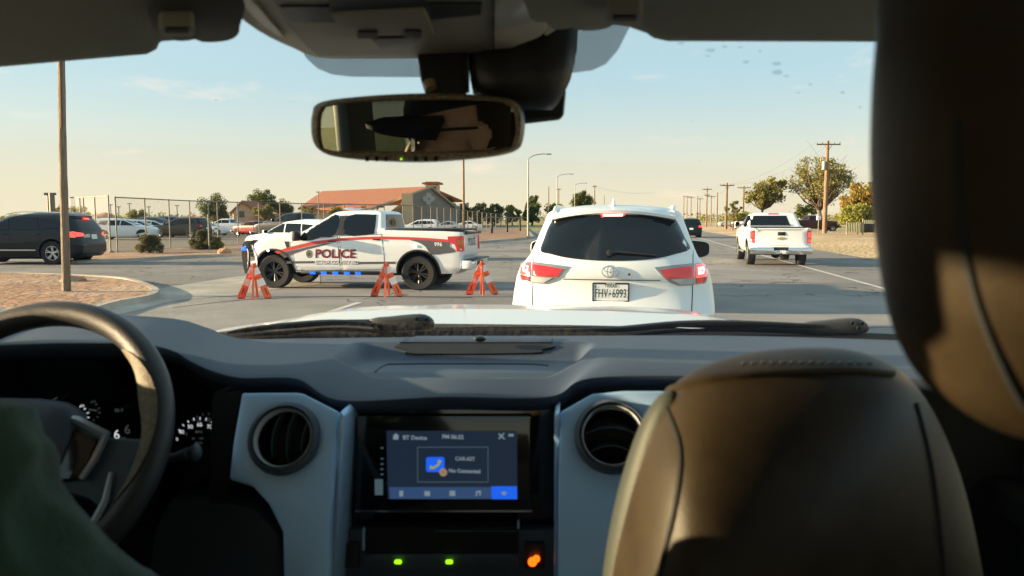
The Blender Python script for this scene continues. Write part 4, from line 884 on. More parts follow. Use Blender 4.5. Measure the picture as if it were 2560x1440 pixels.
t = MB(); x, y = (137 - 1280) / FPX * 38, 38; t.tube([(x, y, 0), (x, y, 2.95)], .13, 12); t.tube([(x - .25, y + .1, 0), (x - .25, y + .1, 2.95)], .05, 8); t.box((x - .1, y + .05, 2.9), (.55, .12, .12)); tag(t.build('gate_post', GALV), 'thick grey gate post left of the wooden pole', 'post')
t = MB(); x, y = (547 - 1280) / FPX * 40, 38.8; t.tube([(x, y, 0), (x, y, 1.9)], .05, 8); tag(t.build('marker_post', GALV), 'short brown post between the bushes and the police truck', 'post')

# ------------------------------------------------------------------ poles and lamps
WOODP = mat('pole_wood', (.20, .125, .075), .9, col2=(.34, .23, .14), vs=3, bump=.7, bs=9, stretch=(6, 6, .5))
WOODB = mat('near_pole_wood', (.36, .29, .21), .9, col2=(.24, .19, .14), vs=3, bump=.9, bs=7, stretch=(8, 8, .6))
STEEL = mat('pole_steel', (.33, .31, .28), .5, metal=.3)
PG = 'utility poles'
def pole(label, px, d, ytop, r=.13, arms=1, w=1.2, z0=0, m=None, parts=()):
    X = (px - 1280) / FPX * d; h = W(px, ytop, d).z - z0
    root = empty('utility_pole', (X, d, z0), 0, label, 'pole', PG); LOCAL['on'] = True
    t = MB(); t.tube([(0, 0, -.1), (0, 0, h * .5), (0, 0, h)], [r * 1.15, r, r * .75], 10); t.build('shaft', m or WOODP, root)
    for k in range(arms):
        z = h - .35 - k * 1.1; t = MB(); ww = w * (1 if k == 0 else .6); t.box((0, -r, z), (ww * 2, .09, .12)); t.tube([(-ww * .35, -r, z), (0, -r, z - .55)], .02, 4); t.tube([(ww * .35, -r, z), (0, -r, z - .55)], .02, 4)
        ca = t.build('crossarm', m or WOODP, root)
        for a in (-.95, -.5, .5, .95):
            t = MB(); t.lathe([(.001, .0), (.03, 0), (.05, .07), (.02, .1), (.045, .16), (.001, .2)], (a * ww, -r, z + .05), 'Z', 8); t.build('insulator', GALV, ca)
    for p_ in parts:
        if p_ == 'transformer': t = MB(); t.lathe([(.001, 0), (.13, 0), (.15, .03), (.15, .75), (.12, .8), (.001, .82)], (-r - .13, -.05, h * .69), 'Z', 14); t.build('transformer', mat('transformer_white', (.6, .58, .54), .4) if 'transformer_white' not in MATS else MATS['transformer_white'], root)
        if p_ == 'lamp': t = MB(); t.tube(smooth([Vector((-r, 0, h * .8)), Vector((-.5, 0, h * .83)), Vector((-.62, 0, h * .79)), Vector((-.5, 0, h * .76))], 4), .03, 6); t.build('bracket', STEEL, root)
    LOCAL['on'] = False; return root
# near wooden pole
c = G(166, 741); root = empty('wooden_pole', (c.x, c.y, 0), 0, 'weathered bare wooden pole standing in the dirt island on the left', 'pole'); LOCAL['on'] = True
t = MB(); P = []; rr = []
for k in range(30):
    z = -.1 + k * .34; P.append((.005 * sin(k * .5), .005 * cos(k * .4), z)); rr.append(.088 - z * .0036 + .003 * sin(k * 2.1))
t.tube(P, rr, 20); t.build('shaft', WOODB, root)
for z, s in ((3.55, 1),):
    t = MB(); t.tube([(.03, -.09, z), (.03, -.085, z + 2.6)], .018, 5); t.build('ground_wire_cover', mat('cover_brown', (.10, .065, .045), .8), root)
LOCAL['on'] = False; root.rotation_euler = (0, R(1.7), 0)
pole('thin brown wooden pole rising from behind the police truck to the mirror', 1160, 90, 330, .13, 0)
pole('short bare pole between the first two street lamps', 1371, 170, 466, .13, 0)
pole('wooden pole behind the second street lamp', 1396, 200, 470, .14, 1, .7)
pole('pole with small crossarm above the right of the SUV roof', 1485, 190, 463, .15, 1, .55)
pole('thin bare pole in front of the round tree over the SUV', 1463, 220, 472, .13, 0)
pole('shorter thin pole next to the one before the round tree', 1472, 230, 484, .13, 0)
pole('far bare pole above the SUV antenna', 1509, 260, 488, .13, 0)
pole('left pole of the far cluster right of the SUV', 1707, 250, 489, .15, 0, z0=.2); pole('second pole of the far cluster with crossarm', 1715, 240, 489, .14, 1, 1.4, z0=.2); pole('third pole of the far cluster with crossarm', 1725, 235, 491, .14, 1, 1.1, z0=.2)
pole('bare pole right of the far cluster', 1741, 200, 489, .13, 0, z0=.2); pole('pole with small arm right of the bare far pole', 1747, 210, 494, .12, 1, .9, z0=.2)
pole('double armed pole left of the nearer roadside pole', 1764, 145, 469, .14, 2, .85, z0=.3); pole('small crossarm pole behind the double armed pole', 1775, 190, 488, .13, 1, 1.0, z0=.2)
pole('leaning bare stub pole left of the nearer roadside pole', 1790, 130, 481, .12, 0, z0=.4); pole('brown crossarm pole standing at the bend beside the sand', 1813, 98, 457, .17, 1, .88, z0=.45)
pole('crossarm pole in front of the leaning bushy tree', 1855, 120, 464, .15, 1, 1.05, z0=.4)
pole('tall brown utility pole with white transformer in front of the airy tree', 2059, 72, 352, .19, 1, 1.12, z0=.28, parts=('transformer', 'lamp'))
for i, (px, yt) in enumerate(((282, 512), (302, 517), (329, 509), (377, 517), (447, 514), (525, 510), (799, 480), (600, 520))):
    X = (px - 1280) / FPX * 110; h = W(px, yt, 110).z
    root = empty('lot_lamp', (X, 110, 0), 0, ['slim lamp pole nearest the fence corner post', 'slim lamp pole above the white parked cars', 'lamp pole in front of the brown green tree', 'lamp pole right of the brown green tree', 'lamp pole above the black parked cars', 'lamp pole in front of the round dark tree', 'dark pole in front of the left orange roof', 'lamp pole in front of the tan house'][i], 'lamp post', 'lamp posts in the car park'); LOCAL['on'] = True
    t = MB(); t.tube([(0, 0, 0), (0, 0, h)], .07, 6); t.build('shaft', STEEL, root); t = MB(); t.box((0, 0, h), (.5, .25, .12)); t.build('lamp_head', STEEL, root); LOCAL['on'] = False
def street_lamp(label, px, d, ytop, arm):
    X = (px - 1280) / FPX * d; h = W(px, ytop, d).z; root = empty('street_lamp', (X, d, 0), 0, label, 'street lamp', 'street lamps on the left verge'); LOCAL['on'] = True
    t = MB(); t.tube([(0, 0, 0), (0, 0, h - .55)], [.09, .06], 10); t.build('shaft', STEEL, root)
    t = MB(); t.tube(smooth([Vector((0, 0, h - .9)), Vector((.02, 0, h - .45)), Vector((arm * .3, 0, h - .12)), Vector((arm * .75, 0, h)), Vector((arm, 0, h))], 5), .04, 8); t.build('arm', STEEL, root)
    t = MB(); t.box((arm + .15, 0, h - .01), (.5, .2, .1)); t.build('lamp_head', STEEL, root, bevel=.03); t = MB(); t.box((0, 0, .1), (.3, .3, .2)); t.build('base', CONC, root); LOCAL['on'] = False
street_lamp('nearest street lamp with a long curved arm right of the mirror', 1320, 66, 385, 1.6); street_lamp('second street lamp with straight raised arm', 1392, 110, 435, 1.95); street_lamp('third smallest street lamp near the round tree', 1436, 150, 458, 2.0)
# wires
WIRE = mat('wire', (.12, .11, .10), .6)
def wires(label, pts):
    root = empty('power_line', pts[0][0], 0, label, 'power line', 'power lines')
    for dx in (-1, 1):
        m = MB()
        for (p, q) in zip(pts, pts[1:]):
            a, b = Vector(p[0]), Vector(q[0]); P = []
            for k in range(13):
                t = k / 12; P.append(a.lerp(b, t) + Vector((dx * .75, 0, -1.0 * 4 * t * (1 - t))))
            m.tube(P, .011, 4, False)
        m.build('wire', WIRE, root)
TP = [(W(2059, 356, 72), 0), (W(1813, 461, 98), 0), (W(1764, 473, 145), 0), (W(1715, 492, 240), 0)]
wires('wires strung from the tall pole to the far roadside poles', TP)
wires('wires crossing from the left poles over the SUV roof', [(W(1485, 466, 190), 0), (W(1640, 480, 260), 0), (W(1725, 494, 235), 0)])

# ------------------------------------------------------------------ buildings
STUC = mat('tan_stucco', (.72, .49, .29), .9, var=.06, vs=1.5); STUG = mat('grey_stone', (.30, .245, .19), .9, col2=(.24, .195, .15), vs=2); TILE = mat('clay_roof', (.36, .13, .065), .8, col2=(.45, .18, .09), vs=.8, bump=.6, bs=3, stretch=(1, 6, 1))
WINM = mat('window_glass', (.03, .035, .04), .08, coat=.5); TRIMB = mat('beige_trim', (.42, .33, .23), .8)
def house_prism(root, name, P0, P1, P2, P3): pass
# big hall with the orange roof: ridge runs from left to the grey gable
D0 = 165
def wp(px, py, d): return W(px, py, d)
hall = empty('church_hall', ((950 - 1280) / FPX * 180, 180, 0), 0, 'large hall with long orange tiled roof, grey gable and small square tower', 'building')
def poly(name, pts, m, parent, thick=None):
    b = MB(); P = [Vector(p) for p in pts]; n = (P[1] - P[0]).cross(P[2] - P[0]).normalized(); t = thick or .15
    b.add(P + [p - n * t for p in P], [tuple(range(len(P))), tuple(range(2 * len(P) - 1, len(P) - 1, -1))] + [(i, i + len(P), (i + 1) % len(P) + len(P), (i + 1) % len(P)) for i in range(len(P))]); return b.build(name, m, parent)
def V(px, py, d): return W(px, py, d)
eaveL, ridL, ridR, eaveR = V(752, 522, 165), V(806, 480, 182), V(1072, 468, 182), V(925, 524, 150)
poly('roof', [V(745, 524, 160), V(806, 481, 185), V(1075, 469, 178), V(925, 527, 150)], TILE, hall, .3)
poly('roof', [V(1075, 469, 178), V(806, 481, 185), V(830, 521, 215), V(1160, 505, 215)], TILE, hall, .3)
def vz(p, z): return Vector((p.x, p.y, z))
a, b_ = V(752, 522, 161), V(930, 525, 151); poly('wall', [vz(a, 0), vz(b_, 0), b_, a], STUC, hall, .3)
# front gable wall facing right-front
gL, gT, gR = V(925, 527, 150.2), V(1078, 470, 168), V(1140, 520, 176)
poly('gable_wall', [vz(gL, 0), vz(gR, 0), gR, V(1105, 489, 172), gT, V(1030, 489, 161)], STUG, hall, .3)
a, b_ = gR, V(1172, 506, 215); poly('wall', [vz(a, 0), vz(b_, 0), vz(b_, b_.z), a], STUG, hall, .3)
for (u, v) in ((gL, gT), (gT, gR)):
    m = MB(); m.tube([u + Vector((0, -.4, .2)), v + Vector((0, -.4, .2))], .28, 6); m.build('fascia', TRIMB, hall)
m = MB(); m.panel([(-1.2 + 2.4 * 0, 0)], None) if False else None
po = V(1020, 500, 158)
m = MB(); m.box((po.x, po.y - 1, po.z - 3.2), (2.0, 2.4, 9)); pr = m.build('buttress', STUC, hall); 
# round window of four lobes
cw = V(1072, 497, 163.5)
m = MB()
for dx, dz in ((0, .75), (0, -.75), (.75, 0), (-.75, 0)): m.lathe([(.001, .25), (.55, .25), (.55, 0)], (cw.x + dx, cw.y, cw.z + dz), (0, -1, 0), 14)
m.build('rose_window', mat('window_stone', (.42, .40, .36), .6), hall)
tw = V(1082, 490, 176); tz = V(1082, 463, 176).z
m = MB(); m.box((tw.x, tw.y, tw.z / 2 + tz / 2 - 1), (3.0, 3, tz - tw.z + 2)); to = m.build('tower', STUC, hall)
m = MB(); m.box((tw.x, tw.y, tz + .35), (4.4, 4.4, .35)); m.box((tw.x, tw.y, tz + .6), (3.2, 3.2, .25)); m.build('tower_roof', TILE, to)
m = MB(); m.box((tw.x + .5, tw.y - 1.5, tw.z + 1.3), (.9, .1, 1.5)); m.build('opening', WINM, to)
# tan gabled house
hs2 = empty('tan_house', ((625 - 1280) / FPX * 150, 150, 0), 0, 'tan gabled house behind the car park beside the olive tree', 'house')
gl, gt, gr = V(583, 530, 145), V(607, 504, 146), V(640, 528, 147)
poly('gable_wall', [vz(gl, 0), vz(gr, 0), gr, gt, gl], STUC, hs2, .3)
poly('roof', [gl + Vector((-.6, -.6, -.2)), gt + Vector((0, -.6, .2)), V(660, 503, 175), V(640, 525, 176)], TILE, hs2, .25); poly('roof', [gt + Vector((0, -.6, .2)), gr + Vector((.6, -.6, 0)), V(735, 527, 178), V(690, 503, 176)], TILE, hs2, .25)
a, b_ = V(640, 538, 147), V(700, 538, 150); poly('wall', [vz(a, 0), vz(b_, 0), b_, a], STUC, hs2, .3); poly('porch_roof', [V(636, 540, 142), V(705, 540, 145), V(700, 534, 150), V(640, 534, 148)], TILE, hs2, .2)
for px in (603, 655, 680): c = V(px, 536 if px < 620 else 552, 144.5 if px < 620 else 148); m = MB(); m.box(c, (1.1, .3, 1.2)); m.build('window', WINM, hs2)
# low far buildings
for i, (px, yt, w, d, lb) in enumerate(((266, 540, 10, 150, 'small square grey building behind the first fence post'), (490, 549, 30, 170, 'low dark shed between the black cars and the round tree'))):
    X = (px - 1280) / FPX * d; h = W(px, yt, d).z; ww = w / FPX * d; r = empty('shed', (X, d, 0), 0, lb, 'building'); LOCAL['on'] = True
    m = MB(); m.box((0, 0, h / 2), (ww, 4, h)); m.build('wall', STUG, r); m = MB(); m.add([(-ww / 2 - .3, -2.3, h), (ww / 2 + .3, -2.3, h), (ww / 2 + .3, 2.3, h), (-ww / 2 - .3, 2.3, h), (-ww / 2, 0, h + .7), (ww / 2, 0, h + .7)], [(0, 1, 5, 4), (2, 3, 4, 5), (0, 4, 3), (1, 2, 5), (0, 3, 2, 1)]); m.build('roof', TILE, r)
    m = MB(); m.box((0, -2.03, h * .4), (ww * .25, .06, h * .6)); m.build('door', BLK, r); LOCAL['on'] = False
# green grey board fence and bins at right, white cabinet
BOARD = mat('pale_green_boards', (.30, .30, .19), .8, var=.12, vs=2, stretch=(6, 1, .3))
r = empty('board_fence', (W(2150, 570, 62).x, 62, .6), 0, 'pale green board fence below the golden tree', 'fence')
for i, (a, b_) in enumerate(((2118, 2156), (2158, 2200))):
    A, B = V(a, 552 + (4 if i == 0 else -2), 62), V(b_, 552 - 2, 60); m = MB(); k = 9
    for j in range(k):
        p = A.lerp(B, (j + .5) / k); m.box((p.x, p.y, .6 + (A.z - .6) / 2), ((B - A).length / k * .93, .05, A.z - .6))
    m.build('board_panel', BOARD, r); m = MB(); m.tube([(A.x, A.y, .4), (A.x, A.y, A.z + .1)], .06, 6); m.build('post', GALV, r)
for px in (2163, 2176):
    c = V(px, 566, 59.5); r = empty('wheelie_bin', (c.x, c.y, .62), 0, 'dark bin standing left at the board fence' if px == 2163 else 'dark bin standing right at the board fence', 'bin', 'bins at the board fence'); LOCAL['on'] = True
    m = MB(); m.loft_solid([[(-.18, -.2, 0), (.18, -.2, 0), (.18, .2, 0), (-.18, .2, 0)], [(-.23, -.25, .62), (.23, -.25, .62), (.23, .25, .62), (-.23, .25, .62)]]); m.build('bin_body', BLK, r, bevel=.02); m = MB(); m.box((0, 0, .65), (.5, .54, .06)); m.build('lid', BLK, r, bevel=.02); LOCAL['on'] = False
c = V(2047, 545, 70); r = empty('meter_cabinet', (c.x, c.y, .25), 0, 'small white cabinet on a post left of the tall utility pole', 'cabinet'); LOCAL['on'] = True
m = MB(); m.box((0, 0, c.z - .25), (.36, .25, .38)); m.build('cabinet', WTX, r, bevel=.02); m = MB(); m.tube([(0, 0, 0), (0, 0, c.z - .4)], .04, 6); m.build('post', GALV, r); LOCAL['on'] = False
# lawn patch seen behind pickup
flat('grass', [(W(1960, 560, 75).x, 75), (W(2120, 560, 75).x, 75), (W(2120, 560, 140).x, 140), (W(1960, 560, 140).x, 140)], .3, mat('lawn', (.16, .20, .03), .9, var=.3, vs=1))['kind'] = 'structure'
for i, (px, d) in enumerate(((1230, 84), (1268, 92), (1300, 100))):
    X = (px - 1280) / FPX * d; r = empty('bike_rack', (X, d, 0), 0, ['nearest dark hoop frame on the verge by the fence', 'middle dark frame on the verge by the fence', 'farthest dark frame on the verge by the fence'][i], 'frame', 'frames on the verge'); LOCAL['on'] = True
    m = MB(); m.tube([(0, 0, 0), (0, 0, 1.75)], .12, 6); m.build('post', BLK, r); m = MB(); m.tube(smooth([Vector((-1.1, 0, 1.3)), Vector((-.8, 0, 1.75)), Vector((0, 0, 1.85)), Vector((.8, 0, 1.8)), Vector((1.1, 0, 1.4))], 4), .05, 6); m.build('top_bar', GALV, r); LOCAL['on'] = False

# ------------------------------------------------------------------ parked and distant cars
def park(kind, name, label, cat, paint, px, yb, rot, sc=1, d=None, z=0, group='cars in the car park', lit=False, src=None):
    d = d or FPX * 1.65 / (yb - 548); o = src or generic(kind, name, label, cat, paint, group, lit); LOCAL['on'] = False
    if src:
        o = copy_tree(src); o['label'] = label
        if group: o['group'] = group
    place(o, (px - 1280) / FPX * d, d, rot, sc, z); return o
s1 = park('suv', 'parked_suv', 'white SUV nearest in the car park, right of the black SUV tail', 'suv', WHITE, 317, 599, -80, 1.0)
park('suv', 'parked_suv', 'second white SUV parked behind the nearest white one', 'suv', WHITE, 352, 592, -72, .95, src=s1)
park('suv', 'parked_suv', 'third white SUV partly hidden behind the other two', 'suv', WHITE, 385, 590, -68, .92, src=s1)
s2 = park('suv', 'parked_suv', 'navy SUV behind the middle fence posts', 'suv', DARKBLUE, 400, 586, -110, 1.1)
park('suv', 'parked_suv', 'black SUV with silver wheels behind the fence above the left bush', 'suv', BLACKP, 455, 594, 80, 1.05)
park('suv', 'parked_suv', 'navy SUV parked farther behind the black one', 'suv', DARKBLUE, 447, 584, -100, 1.15, src=s2)
s3 = park('sedan', 'parked_car', 'white car behind the larger fence shrub', 'car', WHITE, 521, 588, -95, 1.0)
p1 = park('pickup', 'parked_pickup', 'white pickup with dark wheels left of the red pickup', 'pickup truck', WHITE, 566, 586, 85, .92)
p2 = park('pickup', 'parked_pickup', 'red pickup behind the fence left of the big black pickup', 'pickup truck', REDP, 636, 590, 62, .8)
s4 = park('sedan', 'parked_car', 'silver car beside the tan house', 'car', SILVERP, 600, 580, -90, 1.0)
p3 = park('pickup', 'parked_pickup', 'large dark pickup parked behind the police truck cab', 'pickup truck', DARKBLUE, 742, 606, 65, 1.14)
w1 = park('suv', 'white_suv', 'white SUV stopped right behind the police truck bonnet', 'suv', WHITE, 742, 632, 64, .95, d=32, group=None)
park('suv', 'parked_suv', 'white SUV in the lot seen over the police truck bed', 'suv', WHITE, 1050, 580, 85, .95, d=84, src=s1)
park('sedan', 'parked_car', 'silver car in the lot right of the police truck tailgate', 'car', SILVERP, 1115, 577, 80, 1.0, d=95, src=s4)
park('sedan', 'parked_car', 'white car at the far right of the lot behind the fence', 'car', WHITE, 1165, 575, 85, 1.0, d=110, src=s3)
for i, (px, yb, kd) in enumerate(((288, 580, s4), (330, 578, s3), (480, 576, s4), (545, 575, s3), (665, 577, s4))):
    park('sedan', 'parked_car', ['silver car far behind the nearest white SUV', 'white car far behind the second white SUV', 'silver car far behind the black SUV', 'white car far under the round dark tree', 'silver car far left of the big dark pickup'][i], 'car', None, px, yb, 90 + i * 4, 1.0, src=kd)
park('pickup', 'maroon_pickup', 'maroon pickup parked behind the tall utility pole', 'pickup truck', MAROON, 2030, 580, -86, 1.0, d=86, z=.22, group='vehicles right of the road')
park('suv', 'far_suv', 'small dark red vehicle parked beside the leaning tree', 'suv', MAROON, 1866, 568, 40, .9, d=95, z=.4, group='vehicles right of the road')
park('suv', 'lead_suv', 'dark SUV farther ahead seen between the white SUV and its mirror', 'suv', BLACKP, 1722, 602, RDA, 1.0, d=70, group=None, lit=True)
park('sedan', 'far_car', 'pale blue car far off below the nearer roadside pole', 'car', mat('pale_blue_paint', (.35, .45, .5), .4), 1826, 562, 80, 1.1, d=150, z=.2, group='vehicles right of the road')

c_ = W(1531.5, 700, 6.95)
q = generic('sedan', 'queue_car', 'dark car hidden just in front of the large white SUV', 'car', BLACKP); LOCAL['on'] = False; place(q, c_.x + .155 * 8.7, 15.65, RDA, 1.04)
# ------------------------------------------------------------------ traffic barricades
ORA = mat('barricade_orange', (1.0, .17, .06), .45, var=.08, vs=8); REFL = mat('reflective_white', (.95, .93, .90), .35)
def barricade(label, px, py, yaw):
    c = G(px, py); r = empty('barricade', (c.x, c.y, 0), yaw, label, 'barricade', 'folding orange barricades'); r.scale = (.82, .82, .82); LOCAL['on'] = True
    top = Vector((0, 0, .84)); H = .86
    legs = [(-.355, 0), (.355, -.02), (.02, -.26), (0, .26)]
    for i, (x, y) in enumerate(legs):
        f = Vector((x, y, .0)); d = top - f; w = .074 if i < 2 else .026; s = Vector((0, 0, 1)).cross(d).normalized(); nrm = s.cross(d).normalized()
        if i < 2: s = (d.normalized().cross(Vector((0, 1, 0)))).normalized()
        m = MB(); rows = []
        for t, k in ((0, 1.0), (.03, 1.15), (.5, .95), (1, .7)):
            p = f.lerp(top, t); rows.append([p + s * w * k - nrm * .012, p + s * w * k + nrm * .012, p - s * w * k + nrm * .012, p - s * w * k - nrm * .012])
        m.loft_solid(rows); lg = m.build('leg', ORA, r, 30)
        if i < 2:
            for (t0, t1) in ((.40, .60), (.74, .93)):
                m = MB(); rows = []
                for t in (t0, t1):
                    p = f.lerp(top, t); k = 1.12 - .28 * t; rows.append([p + s * w * k - nrm * .017, p + s * w * k + nrm * .017, p - s * w * k + nrm * .017, p - s * w * k - nrm * .017])
                m.loft_solid(rows); m.build('reflective_sheet', REFL, lg)
            m = MB(); p = f.lerp(top, .22); m.tube([p - d.normalized() * .09 - nrm * .02, p + d.normalized() * .09 - nrm * .02], .01, 6); m.build('slot', DARK, lg)
            m = MB(); m.box(f + Vector((0, 0, .015)), (.11, .06, .03)); m.build('foot', BLK, lg)
    m = MB(); m.box((0, -.02, .56), (.26, .03, .035)); m.build('spreader', ORA, r, bevel=.005)
    m = MB(); m.box((0, 0, .86), (.075, .05, .09)); m.build('top_hinge', ORA, r, bevel=.012); LOCAL['on'] = False; return r
barricade('left orange and white barricade in front of the police truck front wheel', 637, 747, .05)
barricade('middle orange and white barricade in front of the police truck rear door', 967, 742, -.1)
barricade('right orange and white barricade behind the police truck tailgate', 1205, 737, .15)

# ================================================================== the truck we sit in
LOCAL['on'] = False
TRK = empty('pickup_cabin', (EYE.x, EYE.y, 0), PSI, 'cabin interior and white bonnet of the pickup truck the picture looks out of', 'pickup truck')
XC = -.16
HEADL = mat('headliner', (.74, .70, .62), .95, var=.05, vs=4, bump=.5, bs=500)
TRIM = mat('console_trim', (.62, .58, .48), .6, bump=.1, bs=300)
TRIM2 = mat('console_panel', (.30, .285, .24), .6, bump=.1, bs=300)
VISOR = mat('visor_fabric', (.27, .275, .235), .95, var=.08, vs=6, bump=.5, bs=500)
DASHM = mat('dash_vinyl', (.040, .058, .088), .52, var=.06, vs=8, bump=.3, bs=700, spec=.45)
DASHD = mat('dash_dark_vinyl', (.018, .019, .021), .7, bump=.2, bs=600, spec=.3)
DASHG = mat('dash_grey_plastic', (.055, .075, .10), .55, bump=.1, bs=500)
SILV = mat('silver_trim', (.44, .70, 1.0), .38, metal=.25)
PIANO = mat('gloss_black', (.006, .006, .007), .12, coat=.6)
LEATH = mat('seat_leather', (.030, .021, .012), .45, var=.25, vs=14, bump=.12, bs=420, spec=.2)
LEATHB = mat('seat_side_vinyl', (.030, .036, .030), .6, bump=.1, bs=250)
WHEELM = mat('wheel_leather', (.035, .037, .04), .42, var=.1, vs=40, bump=.5, bs=700)
GRIPM = mat('wheel_grip', (.20, .17, .10), .6, col2=(.12, .10, .06), vs=160, bump=.9, bs=500)
def plane(px, py, p0, n):
    r = ray(px, py); return EYE + r * ((p0 - EYE).dot(n) / r.dot(n))
def slab(name, loops, yl, thick, m, parent=None, bevel=0, tilt=0, res=None, ang=35, pc=None):
    """pixel outline on the plane truck-y = yl (optionally leaning), real thickness towards the windscreen"""
    if not isinstance(loops[0][0], (tuple, list)): loops = [loops]
    n = (EY * cos(tilt) + EZ * sin(tilt)); lp = loops[0]; cy = sum(p[1] for p in lp) / len(lp); cx = sum(p[0] for p in lp) / len(lp)
    p0 = T(*(pc or (cx, cy)), yl)
    b = MB(); b.panel([[(u, -v) for u, v in l] for l in loops], lambda u, v, o: plane(u, -v, p0, n) + n * (thick - o), thick, res, back=True)
    return b.build(name, m, parent or TRK, ang, bevel)
def sm2(l, n=3, closed=True): return [tuple(p) for p in smooth([Vector(p) for p in l], n, closed)]

from mathutils.bvhtree import BVHTree
LASTD = [.6]
def bvh(o): return BVHTree.FromPolygons([v.co for v in o.data.vertices], [tuple(p.vertices) for p in o.data.polygons])
def on(bv, px, py, off=.002):
    r = ray(px, py).normalized(); h = bv.ray_cast(EYE, r)
    if h[0] is None:                                  # just off the edge: the nearest point of the surface
        h = bv.find_nearest(T(px, py, LASTD[0])); return h[0] + (h[1] if h[1].dot(r) < 0 else -h[1]) * off
    LASTD[0] = (h[0] - EYE).dot(EY)
    n = h[1] if h[1].dot(r) < 0 else -h[1]
    return h[0] + n * off
# shell --------------------------------------------------------
def lbox(mb, x0, x1, y0, y1, z0, z1):
    c = L((x0 + x1) / 2, (y0 + y1) / 2, (z0 + z1) / 2); mb.box(c, (abs(x1 - x0), abs(y1 - y0), abs(z1 - z0)), Matrix.Rotation(PSI, 3, 'Z'))
CABL = mat('cabin_beige', (.35, .33, .29), .9)
xl, xr = XC - .95, XC + .90
m = MB(); rows = []
for i in range(13):
    y = .96 - i * .24; rows.append([L(XC + .92 * k / 10, y, .262 + .02 * (1 - (k / 10) ** 2) - .03 * abs(k / 10) ** 6 - (.0 if i else .01)) for k in range(-10, 11)])
m.grid(rows); hl = m.build('headliner', HEADL, TRK)
m = MB(); m.grid([[p + EZ * .05 for p in r] for r in rows]); m.build('roof', WHITE, TRK)
m = MB()
for x in (xl, xr): lbox(m, x - .04, x + .04, .05, 1.35, -1.15, -.13)
for x in (xl, xr):
    lbox(m, x - .03, x + .03, .0, .11, -.34, .26); lbox(m, x - .03, x + .03, -1.05, -.98, -.34, .26); lbox(m, x - .05, x + .03, -1.9, .9, .2, .3)
m.build('door', DASHG, TRK, bevel=.015)
for x in (xl, xr): m = MB(); lbox(m, x - .04, x + .04, -1.9, .045, -1.15, -.34); m.build('rear_door', CABL, TRK)
m = MB(); lbox(m, xl, xr, -1.95, -1.88, -1.15, -.36); lbox(m, xl, xr, -1.95, -1.88, .22, .3); m.build('rear_wall', CABL, TRK)
for x in (xl, xr): m = MB(); lbox(m, x - .004, x + .004, -.97, .0, -.35, .22); m.build('rear_side_window', glassmat('privacy_glass', (.35, .38, .38), .03) if 'privacy_glass' not in MATS else MATS['privacy_glass'], TRK)
m = MB(); lbox(m, xl - .004, xl + .004, .12, .85, -.14, .22); m.build('driver_window', glassmat('side_glass', (.88, .9, .86), .02), TRK)
m = MB(); lbox(m, xl, xr, -1.92, -1.91, -.36, .22); m.build('back_window', glassmat('back_glass', (.9, .93, .93), .02), TRK)
m = MB(); lbox(m, xl, xr, -1.9, 1.5, -1.2, -1.15); m.build('floor_mat', CABL, TRK)
m = MB()
for x in (xl + .02, xr - .02):
    s = 1 if x > XC else -1
    m = MB(); m.tube([L(x + s * .0, .78, .25), L(x + s * .05, 1.1, .06), L(x + s * .08, 1.36, -.14), L(x + s * .10, 1.46, -.24)], [.035, .04, .045, .05], 8); m.build('windscreen_pillar', HEADL, TRK)
m = MB()
for x in (xl + .045, xr - .045):
    m = MB(); lbox(m, min(x, x + (.06 if x < XC else -.06)), max(x, x + (.06 if x < XC else -.06)), .35, 1.3, -.44, -.395); m.build('armrest', MATS.get('armrest_vinyl') or mat('armrest_vinyl', (.03, .04, .04), .5), TRK, bevel=.015)
# windscreen -----------------------------------------------------
GP = (Vector((0, 1.66, -.285)), Vector((0, .94, .262)))
def GL(x, t):
    p = GP[0].lerp(GP[1], t); return L(x, p.y - .16 * ((x - XC) / .75) ** 2, p.z)
WG = glassmat('windscreen_glass', (.955, .975, .965), .012)
m = MB(); m.grid([[GL(XC + .90 * k / 16, t / 8) for k in range(-16, 17)] for t in range(9)]); wsn = m.build('windscreen', WG, TRK)
def onglass(px, py, off=.004):
    r = ray(px, py); lo, hi = .3, 3.0
    def f(s):
        p = r * s; x = p.dot(EX); y = p.dot(EY); z = p.z; t = (z - GP[0].z) / (GP[1].z - GP[0].z)
        return y - (GP[0].y + (GP[1].y - GP[0].y) * t - .16 * ((x - XC) / .75) ** 2)
    for _ in range(40):
        mid = (lo + hi) / 2
        if f(mid) > 0: hi = mid
        else: lo = mid
    return EYE + r * (lo - off)
fm = bpy.data.materials.new('frit_dots'); fm.use_nodes = True; nt = fm.node_tree; nt.nodes.clear()
o = N(nt, 'ShaderNodeOutputMaterial'); tr = N(nt, 'ShaderNodeBsdfTransparent'); df = N(nt, 'ShaderNodeBsdfDiffuse'); df.inputs[0].default_value = (.02, .03, .035, 1)
tcx = N(nt, 'ShaderNodeTexCoord'); v = N(nt, 'ShaderNodeTexVoronoi'); v.voronoi_dimensions = '2D'; v.inputs['Scale'].default_value = 420; v.inputs['Randomness'].default_value = 0
nt.links.new(tcx.outputs['UV'], v.inputs['Vector']); g = N(nt, 'ShaderNodeMath', operation='LESS_THAN'); g.inputs[1].default_value = .46
nt.links.new(v.outputs['Distance'], g.inputs[0]); ms = N(nt, 'ShaderNodeMixShader'); nt.links.new(g.outputs[0], ms.inputs[0]); nt.links.new(tr.outputs[0], ms.inputs[1]); nt.links.new(df.outputs[0], ms.inputs[2]); nt.links.new(ms.outputs[0], o.inputs[0])
